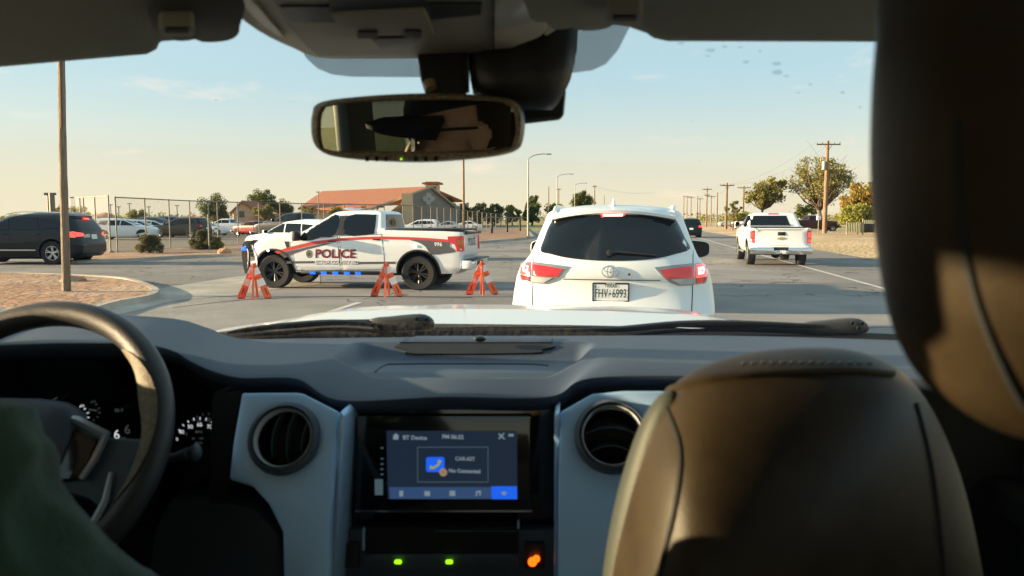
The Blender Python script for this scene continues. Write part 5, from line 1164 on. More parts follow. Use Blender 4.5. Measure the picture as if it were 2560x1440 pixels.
for lp in ([(690, 30), (1120, 30), (1120, 193), (880, 192), (830, 186), (795, 172), (768, 148), (735, 95)], [(1400, 30), (1590, 30), (1572, 72), (1545, 125), (1515, 160), (1480, 176), (1400, 186)]):
    m = MB(); m.panel([(u, -v_) for u, v_ in lp], lambda u, v_, o_: onglass(u, -v_), 0, 60); q = m.build('frit_band', fm, wsn)
    ul = q.data.uv_layers.new(name='UVMap')
    for lpx in q.data.loops: c = q.data.vertices[lpx.vertex_index].co - EYE; ul.data[lpx.index].uv = (c.dot(EX), c.z * 1.65)
SM = glassmat('smudge', (.80, .84, .85), .0, .10, (.3, .3, .3))
m = MB(); rnd = random.Random(5)
for (px, py, s) in [(1776, 125, 9), (1703, 108, 7), (1943, 158, 9), (1945, 181, 12), (1866, 155, 7), (1850, 118, 5), (1812, 117, 6), (2025, 211, 4), (1996, 232, 4), (2106, 231, 5), (2150, 268, 4), (540, 250, 3), (1730, 302, 2), (1815, 345, 2), (1750, 402, 2), (610, 590, 2), (1965, 190, 5), (1900, 128, 4), (1770, 140, 5)]:
    m = MB(); m.add([onglass(px + s * (1 + rnd.uniform(-.3, .3)) * cos(a * PI / 4) * 1.3, py + s * .55 * (1 + rnd.uniform(-.3, .3)) * sin(a * PI / 4), .006) for a in range(8)], [tuple(range(8))]); m.build('smudge', SM, wsn)
# bonnet and cowl ----------------------------------------------
def hz(x, y):
    z0 = [(1.78, -.248), (2.1, -.262), (2.4, -.283), (2.7, -.318), (2.9, -.36), (3.02, -.44), (3.06, -.6)]
    for a, b in zip(z0, z0[1:]):
        if y <= b[0]: t = (y - a[0]) / (b[0] - a[0]); z = a[1] + (b[1] - a[1]) * t; break
    else: z = -.6
    u = abs(x) / .95; return z - .085 * u ** 4 + .012 * (1 if u < .55 else max(0, 1 - (u - .55) / .12)) * min(1, (y - 1.78) / .3)
ys = [1.78 + k * .04 for k in range(29)] + [2.95, 3.0, 3.03, 3.06]
m = MB(); m.grid([[L(XC + x * .05, y - .14 * (abs(x) / 19) ** 2 * (1 if y > 2 else .3), hz(x * .05, y)) for x in range(-19, 20)] for y in ys]); bo = m.build('bonnet', WHITE, TRK, 50)
m = MB()
for s in (-1, 1): m.grid([[L(XC + s * .955, y, hz(.95, y) + .002), L(XC + s * 1.0, y, hz(.95, y) - .05), L(XC + s * 1.02, y, -.5), L(XC + s * 1.0, y, -1.1)] for y in ys])
m.build('fender', WHITE, TRK)
m = MB(); lbox(m, XC - .94, XC + .94, 2.7, 3.08, -1.15, -.62); m.build('front_bumper', CHROME, TRK, bevel=.05)
m = MB()
m.grid([[T(px, py, d) for px, py, d in row] for row in (
    [(200, 862, 1.50), (590, 868, 1.55), (900, 864, 1.62), (1250, 862, 1.64), (1600, 860, 1.64), (2000, 862, 1.6), (2300, 870, 1.55), (2700, 880, 1.5)],
    [(200, 848, 1.60), (590, 834, 1.66), (900, 828, 1.72), (1250, 824, 1.74), (1600, 824, 1.74), (2000, 830, 1.72), (2300, 842, 1.68), (2700, 850, 1.6)],
    [(200, 846, 1.68), (640, 828, 1.74), (900, 822, 1.78), (1250, 817, 1.80), (1600, 817, 1.80), (2000, 824, 1.80), (2300, 838, 1.76), (2700, 850, 1.7)])])
m.build('cowl', mat('cowl_black', (.006, .006, .007), .9, spec=.1), TRK)
WB = mat('wiper_black', (.012, .012, .014), .45)
def wiper(pts_arm, pts_blade, px, py, d):
    m = MB(); m.tube([T(*p) for p in pts_arm], [.006, .008, .006, .004][:len(pts_arm)], 6); w = m.build('wiper', WB, TRK)
    m = MB(); rows = []
    P = smooth([T(*p) for p in pts_blade], 4); 
    m.tube(P, [  .003 + .0045 * sin(PI * min(1, k / (len(P) - 1) + .05)) for k in range(len(P))], 6); m.tube([p - EZ * .016 + EY * .006 for p in P], .004, 4); m.build('blade', WB, w)
    lp = [T(px + a, py + b, d) for a, b in sm2([(-105, -8), (-60, -14), (0, -20), (32, -19), (52, -6), (54, 12), (30, 18), (-20, 20), (-90, 18)], 2)]
    m = MB(); m.pillow(lp, EY, .012, .02, 4); h = m.build('wiper_head', mat('wiper_head_grey', (.045, .047, .05), .5) if 'wiper_head_grey' not in MATS else MATS['wiper_head_grey'], w, 50)
    m = MB()
    for a, b in ((14, -9), (30, 4), (38, -8)): m.lathe([(.001, 0), (.0038, 0), (.0038, .006)], T(px + a, py + b, d - .013), -EY, 8)
    m.build('rivet', DARK, h)
wiper([(1050, 806, 1.70), (960, 806, 1.70), (830, 806, 1.69), (760, 812, 1.68)], [(990, 818, 1.69), (860, 806, 1.68), (740, 812, 1.67), (620, 824, 1.64), (568, 832, 1.62)], 1030, 806, 1.70)
wiper([(2140, 818, 1.70), (2050, 822, 1.70), (1900, 818, 1.69), (1700, 814, 1.69)], [(2060, 815, 1.69), (1850, 808, 1.68), (1700, 810, 1.68), (1560, 822, 1.67), (1480, 824, 1.66), (1300, 826, 1.66)], 2115, 816, 1.70)
m = MB()
for a, b in (((585, 832), (650, 826)), ((680, 823), (720, 817)), ((735, 814), (800, 808))):
    m.tube([T(a[0], a[1], 1.70), T(b[0], b[1], 1.72)], [.003, .005], 5)
m.build('bonnet_edge_glimpse', WHITE, bo)

# dash pad -------------------------------------------------------
A = [(-300, 812, 1.25), (-100, 800, 1.25), (100, 790, 1.25), (270, 789, 1.27), (350, 790, 1.29), (450, 799, 1.33), (520, 820, 1.40), (600, 846, 1.50), (760, 846, 1.54), (1000, 843, 1.57), (1250, 841, 1.58), (1500, 839, 1.58), (1800, 839, 1.56), (2100, 846, 1.5), (2300, 853, 1.44), (2800, 870, 1.35)]
D = [(-300, 850, 1.0), (-100, 828, 1.0), (100, 812, 1.0), (280, 806, 1.02), (350, 811, 1.04), (410, 852, 1.07), (480, 905, 1.09), (590, 943, 1.10), (740, 947, 1.10), (850, 1000, 1.08), (1110, 992, 1.06), (1370, 992, 1.08), (1480, 945, 1.10), (1800, 940, 1.10), (2200, 945, 1.08), (2800, 960, 1.0)]
def res(pl, n):
    o = []
    for k in range(n + 1):
        f = k / n * (len(pl) - 1); i = min(int(f), len(pl) - 2); t = f - i
        a, b, c, d = [Vector(pl[max(0, min(len(pl) - 1, j))]) for j in (i - 1, i, i + 1, i + 2)]
        o.append(.5 * ((2 * b) + (c - a) * t + (2 * a - 5 * b + 4 * c - d) * t * t + (3 * b - a - 3 * c + d) * t ** 3))
    return o
A2, D2 = res(A, 400), res(D, 400)
def sstep(a, b, x): t = max(0, min(1, (x - a) / (b - a))); return t * t * (3 - 2 * t)
def recess(px, py):
    # tray: wide trapezoid in the middle of the pad
    if py < 852 or py > 945: return 0
    l = 830 + (max(0, py - 893) * 2.2 if py > 893 else (893 - py) * 1.6); r_ = 1480 - (max(0, py - 885) * 1.9 if py > 885 else 0)
    return sstep(l - 4, l + 40, px) * sstep(r_ + 4, r_ - 40, px) * sstep(853, 862, py) * sstep(944, 930, py)
rows = []
NV = 80
for j in range(NV + 1):
    t = j / NV; row = []
    for a, d in zip(A2, D2):
        pa, pd = T(*a), T(*d); p = pa.lerp(pd, t)
        p = p + EZ * (.028 * sin(PI * t) ** .8) * (1 if t > 0 else 0) - EZ * 0
        row.append(p)
    rows.append(row)
def proj(p):
    q = p - EYE; c = Vector((q.x, q.y * cos(PITCH) - q.z * sin(PITCH), q.y * sin(PITCH) + q.z * cos(PITCH)))
    return 1280 + FPX * c.x / c.y, 720 - FPX * c.z / c.y
# keep the outline on the traced line: lower the bulge so nothing rises above the rear edge
for j, row in enumerate(rows):
    for i, p in enumerate(row):
        px, py = proj(p); lim = rows[0][i]; ly = proj(rows[0][i])[1]
        if j and py < ly + j * .9: p.z -= (ly + j * .9 - py) / FPX * (p - EYE).dot(EY); px, py = proj(p)
        k = recess(px, py)
        if k: p.z -= .030 * k
# lip rolling under
for (dz, dy) in ((-.006, .0), (-.014, .006), (-.024, .02), (-.03, .06)):
    rows.append([p + EZ * dz + EY * dy for p in rows[NV]])
m = MB(); m.grid(rows); pad = m.build('dashboard', DASHM, TRK, 60)
# grille and cap in the tray
BD = bvh(pad)
cf = lambda u, v_, o_: on(BD, u, -v_, o_)
m = MB(); m.panel([(u, -v_) for u, v_ in sm2([(1003, 862), (1375, 862), (1352, 878), (1332, 886), (1040, 888), (1020, 878)], 2)], cf, .004, 12); m.build('speaker_grille', BLK, pad)
m = MB(); m.panel([(u, -v_) for u, v_ in [(1042, 847), (1368, 847), (1382, 852), (1378, 861), (1000, 861), (1012, 855)]], cf, .006, 12); m.build('grille_cap', DASHM, pad)
m = MB(); m.tube([on(BD, u, v_, .001) for u, v_ in sm2([(938, 930), (960, 915), (1010, 911), (1300, 911), (1370, 915)], 6, False)], .0015, 5); m.build('tray_edge', DASHM, pad)
m = MB(); m.pillow([T(1200 + 16 * cos(a * PI / 6), 847 + 8 * sin(a * PI / 6), 1.45) for a in range(12)], EY, .008, .008, 2); m.build('sun_sensor', PIANO, pad)
# fascia ----------------------------------------------------------
slab('fascia', [(-420, 860), (300, 830), (420, 900), (590, 960), (850, 990), (1390, 990), (1500, 960), (2900, 980), (2900, 1900), (-420, 1900)], 1.20, .12, DASHD, TRK)
slab('dash_valance', [(590, 948), (745, 948), (800, 975), (862, 1015), (872, 1030), (845, 1030), (745, 984), (600, 984), (575, 960)], 1.115, .05, DASHD, bevel=.004)
slab('dash_valance', [(1378, 1030), (1362, 1015), (1430, 965), (1490, 948), (2300, 948), (2300, 980), (1500, 980)], 1.115, .05, DASHD, bevel=.004)
VL, VR = (712, 1097, 84, 82), (1530, 1091, 84, 82)
TLT = R(28); VAX = EY * cos(TLT) - EZ * sin(TLT)
def vent(c, m_panel, outline, style):
    cx, cy, rx, ry = c; ys_ = 1.025
    sp = slab('trim_panel', [outline, circ(cx, cy, rx, ry, 40)], ys_, .02, m_panel, bevel=.004, tilt=-TLT, pc=(cx, cy))
    k = ys_ / FPX
    cc = T(cx, cy, ys_)
    m = MB(); m.lathe([(rx * k * 1.14, -.001), (rx * k * 1.10, -.010), (rx * k * 1.0, -.013), (rx * k * .93, -.004), (rx * k * .93, .02)], cc, VAX, 40); ring = m.build('vent_ring', DASHG, sp)
    m = MB(); m.lathe([(rx * k * .935, -.004), (rx * k * .90, -.012), (rx * k * .86, -.006), (rx * k * .86, .03)], cc, VAX, 40); m.build('vent_chrome', MATS.get('ring_silver') or mat('ring_silver', (.85, .90, .95), .28, metal=.35), sp)
    m = MB(); m.lathe([(rx * k * .86, .0), (rx * k * .83, .05), (.001, .055)], cc, VAX, 32); m.build('vent_bowl', BLK, sp)
    for i in (-1, 0, 1):
        m = MB(); rows = []
        for j in range(9):
            t = j / 8 * 2 - 1
            if style == 'v': a = Vector((i * .022 + .006 * t * t + .006 * t, 0, t * rx * k * .80 * cos(i * .6)))
            else: a = Vector((t * rx * k * .80 * cos(i * .6), 0, i * .026 + .010 * (1 - t * t)))
            p = cc + EX * a.x + EZ * a.z; w = .001
            rows.append([p + EY * .006, p + EY * .034, p + EY * .034 + (EX if style == 'v' else EZ) * .0018, p + EY * .006 + (EX if style == 'v' else EZ) * .0018])
        m.loft_solid(rows); m.build('vane', DASHG, sp)
    return sp
vent(VL, SILV, sm2([(604, 982), (740, 981), (765, 988)], 2, False) + [(848, 1030), (836, 1120), (824, 1300), (818, 1600), (712, 1600), (706, 1330), (672, 1262), (630, 1215), (572, 1198), (582, 1110)], 'v')
vent(VR, SILV, [(1393, 1600), (1396, 1200), (1399, 1030), (1480, 984), (1560, 976), (1780, 976), (1800, 1250), (1800, 1600)], 'h')
slab('trim_edge', [(850, 1028), (862, 1040), (846, 1300), (830, 1600), (817, 1600), (824, 1300), (838, 1110)], 1.03, .08, SILV, bevel=.003)
slab('trim_edge', [(1386, 1040), (1399, 1028), (1397, 1200), (1394, 1600), (1384, 1600)], 1.03, .08, SILV, bevel=.003)
slab('glove_panel', [(1545, 1290), (1590, 1262), (2300, 1262), (2300, 1700), (1530, 1700), (1530, 1330)], 1.06, .05, SILV, bevel=.006)
# centre stack
slab('centre_stack', [(866, 1012), (1380, 1012), (1386, 1050), (1384, 1318), (838, 1318), (846, 1180), (858, 1030)], 1.10, .03, PIANO, bevel=.006)
hd = slab('head_unit', rrect(888, 1040, 1330, 1282, 10), 1.085, .04, PIANO, bevel=.003)
slab('bezel_line', [(888, 1276), (1330, 1276), (1330, 1280), (888, 1280)], 1.084, .004, CHROME, hd)
scr = mat('screen_glow', (.01, .015, .03), .15, emit=(.026, .046, .085), es=.12)
slab('screen', [(966, 1078), (1292, 1078), (1293, 1248), (970, 1248)], 1.083, .004, scr, hd)
sb = mat('screen_bar', (.02, .05, .12), .2, emit=(.055, .115, .27), es=.15); sb2 = mat('screen_blue', (.01, .05, .3), .2, emit=(.01, .09, .62), es=.36)
slab('menu_bar', [(973, 1219), (1227, 1219), (1228, 1247), (975, 1247)], 1.081, .002, sb, hd); slab('active_tab', [(1228, 1217), (1292, 1217), (1293, 1248), (1229, 1248)], 1.081, .002, sb2, hd)
sw = mat('screen_white', (.3, .35, .4), .3, emit=(.30, .38, .45), es=.15); sg = mat('screen_line', (.1, .15, .18), .3, emit=(.09, .15, .18), es=.15); so_ = mat('screen_orange', (.4, .3, .2), .3, emit=(.50, .33, .18), es=.15); sy = mat('screen_yellow', (.4, .4, .1), .3, emit=(.5, .5, .12), es=.15)
def st_(mb, s, px, py, d, h, **k):
    kk = d / FPX; o0 = T(px, py, d); text(mb, s, lambda u, v, o: o0 + EX * u + EZ * v, 0, size=h * kk * 1.35, **k)
m = MB(); st_(m, 'BT Device', 1007, 1094, 1.0795, 11, bold=.03); st_(m, 'PM 06:32', 1105, 1092, 1.0795, 11, bold=.03); st_(m, 'CAR-KIT', 1138, 1147, 1.0795, 10, bold=.03); st_(m, 'No Connected', 1122, 1177, 1.0795, 10, bold=.04)
kf = lambda u, v, o: T(u, -v, 1.0795)
for lp in ([(981, 1091), (990, 1083), (998, 1091), (996, 1091), (996, 1099), (983, 1099), (983, 1091)], [(1248, 1083), (1263, 1097), (1260, 1099), (1246, 1086)], [(1262, 1083), (1248, 1099), (1246, 1096), (1259, 1082)], [(1271, 1085), (1284, 1085), (1284, 1091), (1271, 1091)],
           [(998, 1227), (1008, 1227), (1008, 1241), (998, 1241)], [(1061, 1228), (1075, 1228), (1075, 1240), (1061, 1240)], [(1124, 1227), (1138, 1227), (1138, 1240), (1124, 1240)], [(1190, 1228), (1202, 1226), (1202, 1238), (1198, 1240), (1198, 1231), (1193, 1232), (1193, 1240), (1189, 1240)], [(1252, 1233), (1260, 1227), (1268, 1233), (1260, 1240)]):
    m.panel([(u, -v_) for u, v_ in lp], kf, 0)
m.build('screen_icons', sw, hd)
m = MB(); m.panel([[(1043, -1117), (1221, -1117), (1221, -1206), (1043, -1206)], [(1045, -1119), (1045, -1204), (1219, -1204), (1219, -1119)]], kf, 0); m.build('dialog_frame', sg, hd)
slab('phone_icon', rrect(1065, 1143, 1111, 1180, 6), 1.0812, .001, sb2, hd); m = MB(); m.tube([T(1075, 1168, 1.0795), T(1084, 1170, 1.0795), T(1095, 1163, 1.0795), T(1100, 1152, 1.0795)], [.003, .0018, .0018, .003], 5); m.build('handset_icon', sy, hd)
m = MB(); m.lathe([(.001, 0), (.006, 0)], T(1108, 1181, 1.0785), EY, 16); m.build('badge_icon', so_, hd)
m = MB()
for y in (1120, 1147, 1160, 1173, 1186): m.box(T(955, y, 1.083), (.004, .001, .0016))
m.box(T(947, 1218, 1.083), (.012, .001, .024)); m.build('side_keys', sg, hd)
slab('lower_stack', [(822, 1324), (1390, 1324), (1392, 1600), (815, 1600)], 1.085, .04, DASHG, bevel=.004)
slab('pocket', [(912, 1318), (1296, 1318), (1296, 1382), (912, 1380)], 1.080, .02, DARK); slab('pocket_lip', [(1085, 1326), (1292, 1327), (1292, 1330), (1085, 1330)], 1.078, .004, DASHG)
slab('pocket_side', [(906, 1322), (912, 1322), (911, 1376), (906, 1376)], 1.077, .01, SILV); slab('pocket_side', [(1293, 1305), (1298, 1305), (1298, 1322), (1293, 1322)], 1.077, .01, SILV)
slab('button', rrect(846, 1358, 896, 1420, 4), 1.078, .01, BLK, bevel=.003); slab('button', rrect(1310, 1358, 1362, 1422, 4), 1.078, .01, BLK, bevel=.003)
sl_ = slab('button_row', rrect(912, 1385, 1296, 1424, 14), 1.079, .01, DASHG, bevel=.003)
gr = mat('green_led', (.1, .6, .02), .3, emit=(.30, .9, .01), es=.55); og = mat('orange_lamp', (.6, .1, .0), .3, emit=(1, .12, .005), es=.8)
for px in (995, 1123): m = MB(); m.pillow([T(px + a, 1405 + b, 1.072) for a, b in rrect(-9, -5, 9, 5, 4, 3)], EY, .001, .003, 3); m.build('green_led', gr, sl_)
m = MB(); m.lathe([(.001, 0), (.0065, 0), (.0065, .003)], T(1331, 1406, 1.072), EY, 14); m.lathe([(.001, 0), (.005, 0), (.005, .003)], T(1341, 1398, 1.0715), EY, 14); m.build('warning_lamp', og, TRK)
slab('knee_panel', [(420, 1246), (560, 1250), (640, 1275), (700, 1340), (712, 1700), (330, 1700), (380, 1330)], 1.13, .06, DASHG, bevel=.012)
# instrument cluster
slab('cluster_panel', [(60, 880), (300, 850), (420, 920), (535, 990), (545, 1240), (60, 1240)], 1.185, .01, PIANO)
slab('cluster_shroud', [(528, 985), (604, 975), (574, 1200), (560, 1262), (520, 1262)], 1.10, .08, DASHD, bevel=.004)
gw = mat('gauge_white', (.3, .3, .3), .4, emit=(.30, .31, .32), es=.55); gd = mat('gauge_dim', (.1, .1, .1), .4, emit=(.08, .09, .09), es=.15)
m = MB(); dd = 1.17
for s, px, py, h in (('40', 447, 1080, 11), ('50', 469, 1067, 11), ('60', 492, 1062, 11), ('70', 517, 1067, 11), ('0', 440, 1098, 9), ('6', 284, 1087, 26), ('H', 203, 1015, 9)): st_(m, s, px, py, dd, h, bold=.01)
for k in range(9):
    a = R(150 - 15 * k); p, q = (500 + 62 * cos(a), 1105 - 62 * sin(a)), (500 + 56 * cos(a), 1105 - 56 * sin(a)); m.tube([T(*p, dd), T(*q, dd)], .0008, 4)
for k in range(6):
    a = R(70 - 26 * k); p, q = (190 + 34 * cos(a), 1040 - 28 * sin(a)), (190 + 28 * cos(a), 1040 - 23 * sin(a)); m.tube([T(*p, dd), T(*q, dd)], .0008, 4)
m.tube([T(193, 1035, dd), T(214, 1038, dd)], .0012, 4); m.build('gauge_marks', gw, TRK)
m = MB()
for s, px, py, h in (('MPH', 488, 1080, 7), ('km/h', 488, 1107, 7), ('80', 480, 1096, 6), ('100', 497, 1096, 6), ('86 F', 287, 1026, 10), ('mph', 302, 1094, 6), ('C', 203, 1062, 8), ('200F', 174, 1062, 7)): st_(m, s, px, py, dd, h, bold=.01)
m.tube([T(150 + 40 * cos(R(a)), 1035 - 42 * sin(R(a)), dd) for a in (100, 140, 180, 220, 250)], .0008, 4); m.build('gauge_marks', gd, TRK)
# column stalk with round end
m = MB(); m.tube([T(380, 1150, 1.05), T(440, 1142, .98), T(475, 1132, .95)], [.006, .006, .008], 8); m.pillow([T(488 + 15 * cos(a * PI / 6), 1132 + 22 * sin(a * PI / 6), .95) for a in range(12)], EY, .010, .010, 2); m.build('stalk', DASHG, TRK, 60)
# steering wheel -----------------------------------------------
SWC = T(42, 1112, .92); up = (EY * sin(R(32)) + EZ * cos(R(32))); ax = EX.cross(up)
def swp(a, r, off=0): return SWC + (EX * cos(a) + up * sin(a)) * r + ax * off
axd = ax if ax.dot(EY) < 0 else -ax
RR = .189; n = 96; rows = []
for i in range(n):
    a = 2 * PI * i / n; row = []; dg = math.degrees(a) % 360
    g = math.exp(-((dg - 18) / 13) ** 2) * .006 + math.exp(-((dg - 162) / 13) ** 2) * .006
    for k in range(14):
        b = 2 * PI * k / 14; rr = .0180; inn = max(0, -cos(b)); row.append(SWC + (EX * cos(a) + up * sin(a)) * (RR + cos(b) * (rr + (g * 1.2 if cos(b) < 0 else 0))) + axd * sin(b) * .0185)
    rows.append(row)
m = MB(); b0 = rows + [rows[0]]; m.grid(b0, True); sw_ = m.build('steering_wheel', WHEELM, TRK, 80)
for c0 in (12, 168):
    rows = []
    for i in range(31):
        t = i / 30; a = R(c0 - 38 + 76 * t) if c0 < 90 else R(c0 - 38 + 76 * t); w = sin(PI * t) ** .6; bulge = .007 * math.exp(-((t - (.62 if c0 < 90 else .38)) / .16) ** 2)
        row = []
        for k in range(9):
            b = PI * (1.0 - .42 * w + .62 * w * k / 8) - .5; row.append(SWC + (EX * cos(a) + up * sin(a)) * (RR + cos(b) * (.0194 + bulge)) + axd * (sin(b) * .0200))
        rows.append(row)
    m = MB(); m.grid(rows); m.build('thumb_grip', GRIPM, sw_, 80)
m = MB(); lp = [SWC + EX * a + up * b + axd * .002 for a, b in sm2([(-.06, .055), (.06, .055), (.082, .02), (.075, -.04), (.04, -.075), (-.04, -.075), (-.075, -.04), (-.082, .02)], 3)]; m.pillow(lp, -axd, .03, .03, 4); m.build('airbag_cover', DASHG, sw_, 60)
for s in (-1, 1):
    m = MB(); m.grid([[swp(R(a), RR - .012) if False else SWC + EX * s * x + up * z + axd * h for (x, z, h) in row] for row in (
        [(.07, .035, .0), (.07, .03, .012), (.07, -.055, .012), (.07, -.06, .0)], [(.12, .012, .0), (.12, .008, .01), (.12, -.065, .008), (.12, -.068, -.002)], [(.186, .012, -.006), (.186, .006, .006), (.164, -.088, .006), (.160, -.094, -.006)])]); m.build('spoke', DASHG, sw_)
    m = MB(); m.tube([SWC + EX * s * x + up * z + axd * .016 for x, z in ((.062, .034), (.085, .030), (.128, .012), (.122, -.02), (.112, -.045))], [.004, .0055, .006, .005, .004], 6); m.build('spoke_trim', mat('spoke_silver', (.42, .46, .50), .3, metal=.6) if 'spoke_silver' not in MATS else MATS['spoke_silver'], sw_)
    m = MB(); m.tube([SWC + EX * s * x + up * z + axd * .010 for x, z in ((.145, -.035), (.148, -.07), (.138, -.11), (.120, -.128))], [.003, .005, .006, .004], 6); m.build('spoke_trim', MATS['spoke_silver'], sw_)
    m = MB(); m.pillow([SWC + EX * s * x + up * z + axd * .012 for x, z in ((.07, .022), (.118, .006), (.108, -.045), (.075, -.05))], -axd, .004, .003, 4); pp = m.build('switch_pad', PIANO, sw_)
m = MB(); m.grid([[SWC + EX * s * x + up * z + axd * h for x in (-.03, .0, .03)] for z, h in ((-.07, .008), (-.12, .004), (-.17, -.004))]); m.build('lower_spoke', DASHG, sw_)
m = MB(); m.tube([SWC - axd * .01, SWC - axd * .28], [.045, .06], 14); m.build('steering_column', DASHD, TRK)

# overhead console ---------------------------------------------
def under(z, t): return lambda u, v, o: TZ(u, -v, z - t) + EZ * (t - o)
def upan(name, lp, z, t, m, parent, bevel=0, res=None):
    b = MB(); b.panel([[(u, -v) for u, v in l] for l in (lp if isinstance(lp[0][0], (tuple, list)) else [lp])], under(z, t), t, res, back=True); return b.build(name, m, parent, 35, bevel)
con = upan('overhead_console', sm2([(470, -120), (520, -60), (556, 0), (612, 55), (675, 95), (735, 122), (775, 140), (830, 147), (1000, 147), (1200, 138), (1250, 130), (1310, 108), (1350, 92), (1364, 75), (1366, 40), (1362, 0), (1345, -120), (1310, -350), (560, -350)], 2), .222, .018, TRIM, TRK, bevel=.006)
p1_ = upan('console_lid', [(670, -180), (1232, -180), (1236, 60), (1232, 122), (1195, 131), (1000, 139), (795, 141), (768, 120), (715, 60), (680, 0)], .206, .005, TRIM2, con, bevel=.002)
upan('console_slot', [(700, 18), (835, 18), (840, 57), (730, 57)], .2005, .002, BLK, con); upan('console_slot', [(1070, 10), (1205, 10), (1202, 37), (1078, 50)], .2005, .002, BLK, con); upan('console_slot', [(822, -30), (1062, -30), (1068, 30), (826, 38)], .2005, .003, BLK, con)
upan('console_button_plate', [(826, 38), (1060, 26), (1086, 88), (860, 92)], .2005, .006, TRIM2, con, bevel=.002)
for x, y, w, h in ((893, 82, 52, 14), (1010, 80, 44, 16)): upan('console_button', rrect(x, y, x + w, y + h, 4), .1945, .003, BLK, con)
upan('finger_pull', [(928, 97), (1048, 95), (1044, 108), (1030, 120), (950, 121)], .1985, .003, BLK, con)
upan('map_light', sm2([(1232, 5), (1300, -10), (1345, -20), (1350, 15), (1342, 45), (1310, 62), (1245, 74)], 2), .203, .004, mat('lens_frosted', (.62, .62, .58), .3), con, bevel=.002)
upan('map_light', sm2([(560, -40), (590, -40), (700, 82), (712, 96), (650, 60)], 2), .203, .004, mat('lens_frosted_warm', (.45, .42, .34), .35), con, bevel=.002)
upan('console_seam', [(1232, 0), (1236, 0), (1236, 130), (1232, 130)], .2003, .002, DARK, con)
# visors ---------------------------------------------------------
def visor(lp, zb, clip, nm='sun_visor', thick=.022):
    loop = [TZ(u, v, zb) for u, v in sm2(lp, 3)]
    m = MB(); m.pillow(loop, -EZ, thick * .4, thick * .6, 5, 6); v = m.build(nm, VISOR, TRK, 60); return v
v1 = MB()
def vis2(lp, slope, m_, name):
    """visor lies on a plane rising towards the rear"""
    n = (EZ * cos(slope) + EY * sin(slope)); p0 = TZ(lp[0][0], lp[0][1], .205)
    loop = [plane(u, v, p0, n) for u, v in lp]; m = MB(); m.pillow(loop, -n, .004, .016, 6, 5); return m.build(name, m_, TRK, 60)
vl = vis2([(380, 112), (395, 104), (402, 88), (420, 76), (470, 74), (500, 60), (500, -100), (480, -260), (-900, -120), (-900, 200), (-500, 178), (0, 146), (200, 128)], R(12), VISOR, 'sun_visor')
vr = vis2([(1610, 58), (1625, 70), (1660, 78), (2000, 79), (2300, 80), (3000, 82), (3000, -200), (1500, -300), (1420, -150), (1425, 20), (1500, 30), (1560, 40)], R(12), VISOR, 'sun_visor')
def clipmount(cx, cy, s, dark):
    # bulky end piece of the headliner where the visor clips in
    lpz = [(cx + s * a, cy + b) for a, b in ((-125, -110), (90, -110), (92, -30), (86, -8), (66, 4), (30, 9), (-5, 8), (-20, 2), (-35, 5), (-70, 5), (-85, -12), (-125, -20))]
    return upan('visor_mount', sm2(lpz, 2), .225, .03, dark, TRK, bevel=.006)
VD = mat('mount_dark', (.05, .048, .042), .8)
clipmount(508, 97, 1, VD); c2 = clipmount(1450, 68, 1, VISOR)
for (px, py) in ((442, 78), (1562, 48)):
    q = upan('visor_clip', rrect(px - 45, py - 12, px + 45, py + 14, 12), .195, .014, VISOR, TRK, bevel=.004); upan('clip_slot', rrect(px - 30, py - 5, px + 30, py + 5, 5), .1805, .002, DARK, q)
# rear-view mirror -------------------------------------------------
MC = T(1045, 322, .93); HEADP = L(-.56, .43, .09)
nm = ((EYE - MC).normalized() + (HEADP + EX * (-.03) + Vector((0, 0, .012)) - MC).normalized()).normalized()
mp_ = lambda px, py, off=0: plane(px, py, MC + nm * off, nm)
out = sm2([(790, 262), (830, 249), (940, 238), (1060, 233), (1180, 236), (1270, 246), (1296, 262), (1306, 300), (1302, 345), (1288, 374), (1240, 390), (1140, 401), (1050, 406), (930, 402), (840, 392), (800, 376), (782, 350), (778, 310), (782, 280)], 3)
m = MB(); lo_ = [mp_(u, v) for u, v in out]; m.pillow(lo_, -nm, .004, .045, 3.2, 8); mir = m.build('rear_view_mirror', mat('mirror_shell', (.03, .035, .04), .35), TRK, 60)
inn = sm2([(812, 268), (900, 256), (1060, 250), (1200, 252), (1262, 258), (1284, 276), (1290, 320), (1284, 352), (1268, 372), (1160, 376), (1050, 378), (900, 378), (812, 376), (800, 360), (798, 310), (802, 282)], 3)
BEZ = mat('mirror_bezel', (.42, .32, .19), .45, col2=(.12, .09, .06), vs=240, bump=1.0, bs=400)  # tan base colour stands in for warm sun on the dark frame
m = MB(); nO = len(out); ro = [mp_(u, v, .002) for u, v in out]; ri_ = [mp_(*inn[int(i * len(inn) / nO) % len(inn)], .008) for i in range(nO)]
